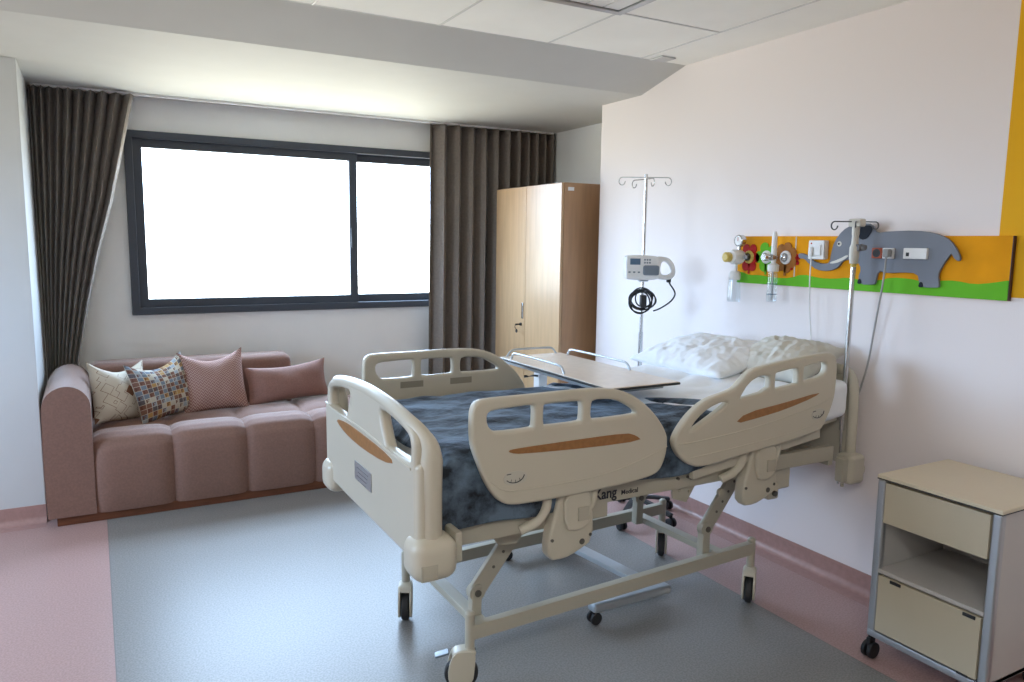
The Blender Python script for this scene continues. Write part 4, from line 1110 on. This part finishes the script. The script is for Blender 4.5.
# flow meter with humidifier bottle
fm = thing('flow_meter', 'oxygen flow meter with clear humidifier bottle plugged beside the green flower', 'flow meter', (XR - .09, 2.735, 1.3))
fy = 2.70; fxx = bx - .06
bm = B(); cyl(bm, (bx - .02, 2.795, 1.546), (fxx, 2.73, 1.546), .010, 12); cyl(bm, (fxx, 2.75, 1.546), (fxx, fy, 1.546), .012, 12); cyl(bm, (fxx - .02, fy, 1.546), (fxx + .01, fy, 1.546), .016, 14)
lathe(bm, [(.001, -.052), (.016, -.052), (.018, -.02), (.014, -.018), (.001, -.018)], (fxx, fy + .02, 1.546), 'x', 16); part('connector', bm, 'steel', fm)
bm = B(); lathe(bm, [(.001, 1.675), (.007, 1.675), (.013, 1.655), (.014, 1.56), (.012, 1.51), (.001, 1.51)], (fxx, fy, 0), 'z', 18); part('flow_tube', bm, 'white', fm)
bm = B(); lathe(bm, [(.001, 1.475), (.026, 1.475), (.028, 1.485), (.028, 1.508), (.012, 1.518), (.001, 1.518)], (fxx, fy, 0), 'z', 22); part('bottle_cap', bm, 'white', fm)
bm = B(); lathe(bm, [(.024, 1.48), (.026, 1.46), (.026, 1.335), (.024, 1.322), (.001, 1.320), (.001, 1.323), (.022, 1.325), (.0235, 1.335), (.0235, 1.46), (.0215, 1.48)], (fxx, fy, 0), 'z', 24); part('bottle', bm, 'clear', fm, 'clear plastic bottle')
bm = B(); cyl(bm, (fxx, fy, 1.335), (fxx, fy, 1.48), .004, 8); part('dip_tube', bm, 'alu', fm)
bm = B()
for z in (1.36, 1.412): lathe(bm, [(.0262, z), (.0268, z), (.0268, z + .003), (.0262, z + .003)], (fxx, fy, 0), 'z', 22)
part('level_mark', bm, 'screen', fm)

# switches and sockets
sw = thing('bed_head_switch', 'white square switch box on the elephant trunk side of the painted panel', 'switch', (bx, 2.47, 1.58))
bm = B(); box(bm, bx - .035, bx, 2.425, 2.515, 1.542, 1.632, .005); q = part('switch_box', bm, 'white', sw)
bm = B(); box(bm, bx - .042, bx - .034, 2.440, 2.475, 1.560, 1.610, .003); box(bm, bx - .050, bx - .034, 2.483, 2.503, 1.555, 1.600, .004); part('rocker', bm, 'white', sw, sub=q)
bm = B(); cyl(bm, (bx - .036, 2.497, 1.617), (bx - .034, 2.497, 1.617), .004, 10); part('indicator', bm, 'red', sw, sub=q)
def socket(y0, y1, z0, z1, m, label, holes=True, data=False):
    t = thing('wall_socket', label, 'socket', (bx - .018, (y0 + y1) / 2, (z0 + z1) / 2), 'sockets on the elephant')
    bm = B(); box(bm, bx - .027, bx - .010, y0, y1, z0, z1, .003); p = part('socket_plate', bm, m, t)
    yc, zc = (y0 + y1) / 2, (z0 + z1) / 2
    bm = B()
    if data: box(bm, bx - .0285, bx - .0265, y1 - .028, y1 - .014, zc - .012, zc + .004, .0008)
    else:
        lathe(bm, [(.016, -.0265), (.0185, -.0265), (.0185, -.0285), (.016, -.0285)], (bx, yc, zc), 'x', 24)
        for s_ in (-1, 1): cyl(bm, (bx - .0285, yc + .008 * s_, zc), (bx - .0265, yc + .008 * s_, zc), .0028, 8)
    part('socket_contacts', bm, 'black', t, sub=p)
socket(2.130, 2.180, 1.554, 1.600, 'redsocket', 'orange-red power socket on the elephant shoulder')
socket(2.076, 2.127, 1.554, 1.600, 'white', 'white power socket with a grey plug in it')
socket(1.925, 2.030, 1.555, 1.601, 'white', 'wide white data socket plate on the elephant body', data=True)
bm = B(); box(bm, bx - .058, bx - .0285, 2.078, 2.106, 1.560, 1.596, .006, 3)
tube(bm, smooth([(bx - .05, 2.092, 1.562), (bx - .05, 2.092, 1.50), (bx - .045, 2.105, 1.40), (bx - .03, 2.135, 1.25), (bx - .02, 2.16, 1.08), (bx - .018, 2.19, .97), (bx - .02, 2.22, .85), (bx - .03, 2.3, .72), (bx - .08, 2.4, .64)], 2, False), .0042, 7)
o = link('bed_power_cable', bm, 'alu'); o.data.materials[0] = mat('grey_cable', (.36, .36, .36), .5); tag(o, 'grey power cable and plug hanging from the white socket to behind the bed', 'cable')
bm = B(); tube(bm, smooth([(bx - .035, 2.494, 1.56), (bx - .036, 2.494, 1.45), (bx - .03, 2.49, 1.30), (bx - .02, 2.475, 1.15), (bx - .02, 2.47, 1.0), (bx - .03, 2.48, .85)], 2, False), .003, 6)
o = link('call_cord', bm, 'white'); tag(o, 'thin white cord hanging down from the square switch box', 'cord')

# ---------------------------------------------------------------- bedside cabinet
bc = thing('bedside_cabinet', 'beige bedside cabinet on casters with drawer, open shelf and door by the right wall', 'bedside cabinet', (2.80, 1.54, 0))
x0, x1, y0, y1 = 2.59, 3.02, 1.320, 1.755
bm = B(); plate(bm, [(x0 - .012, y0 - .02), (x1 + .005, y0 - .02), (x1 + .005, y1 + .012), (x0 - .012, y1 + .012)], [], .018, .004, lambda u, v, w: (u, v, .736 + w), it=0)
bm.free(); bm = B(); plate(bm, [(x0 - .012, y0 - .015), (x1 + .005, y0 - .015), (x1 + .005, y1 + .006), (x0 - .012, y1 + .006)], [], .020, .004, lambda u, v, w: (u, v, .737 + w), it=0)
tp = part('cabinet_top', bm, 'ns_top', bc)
bm = B(); box(bm, x0 - .0125, x1 + .0055, y0 - .0155, y1 + .0065, .7285, .7335, .001); part('edge_band', bm, 'edge', bc, 'thin dark edge band', sub=tp)
bm = B()
box(bm, x0 + .02, x1, y0, y0 + .016, .10, .727, .002); box(bm, x0 + .02, x1, y1 - .016, y1, .10, .727, .002); box(bm, x1 - .012, x1, y0, y1, .10, .727, .001)
box(bm, x0 + .02, x1, y0, y1, .10, .118, .001)
part('cabinet_body', bm, 'ns_side', bc)
bm = B(); box(bm, x0 - .002, x1 - .012, y0 + .02, y1 - .018, .360, .376, .002); sh_ = part('shelf', bm, 'ns_side', bc)
for y in (y0 + .006, y1 - .006):
    bm = B(); box(bm, x0 - .002, x0 + .026, y - .017, y + .017, .095, .727, .008, 3); part('corner_post', bm, 'alu', bc, 'aluminium corner post')
bm = B(); box(bm, x0 - .004, x0 + .022, y0 - .008, y1 + .008, .095, .122, .004); part('bottom_rail', bm, 'alu', bc)
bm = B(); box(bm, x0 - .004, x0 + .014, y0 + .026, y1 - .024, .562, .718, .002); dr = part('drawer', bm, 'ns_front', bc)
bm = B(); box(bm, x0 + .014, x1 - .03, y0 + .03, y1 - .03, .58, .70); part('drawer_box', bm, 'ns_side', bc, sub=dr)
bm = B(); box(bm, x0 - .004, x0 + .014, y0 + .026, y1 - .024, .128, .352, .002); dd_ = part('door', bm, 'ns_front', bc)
for yy in (y0 + .065, y1 - .095):
    bm = B(); box(bm, x0 - .008, x0 - .003, yy - .022, yy + .022, .338, .351, .002); part('finger_pull', bm, 'black', bc, sub=dd_)
bm = B(); box(bm, x0 - .008, x0 - .003, y0 + .05, y0 + .09, .122, .130, .002); part('finger_pull', bm, 'black', bc, sub=dd_)
bm = B(); box(bm, x1 - .10, x1 - .07, y0 + .21, y0 + .24, .48, .56, .004); part('latch', bm, 'black', bc)
for x in (x0 + .015, x1 - .04):
    for y in (y0 + .03, y1 + .0):
        bm = B(); 
        for s_ in (-1, 1): wheel(bm, (x + .0, y + .013 * s_, .033), (0, 1, 0), .033, .018)
        box(bm, x - .018, x + .018, y - .01, y + .01, .04, .085, .006); cyl(bm, (x, y, .08), (x, y, .10), .010, 10)
        part('caster', bm, 'black', bc)

for o in bpy.data.objects:
    if '_abs' in o.keys(): del o['_abs']
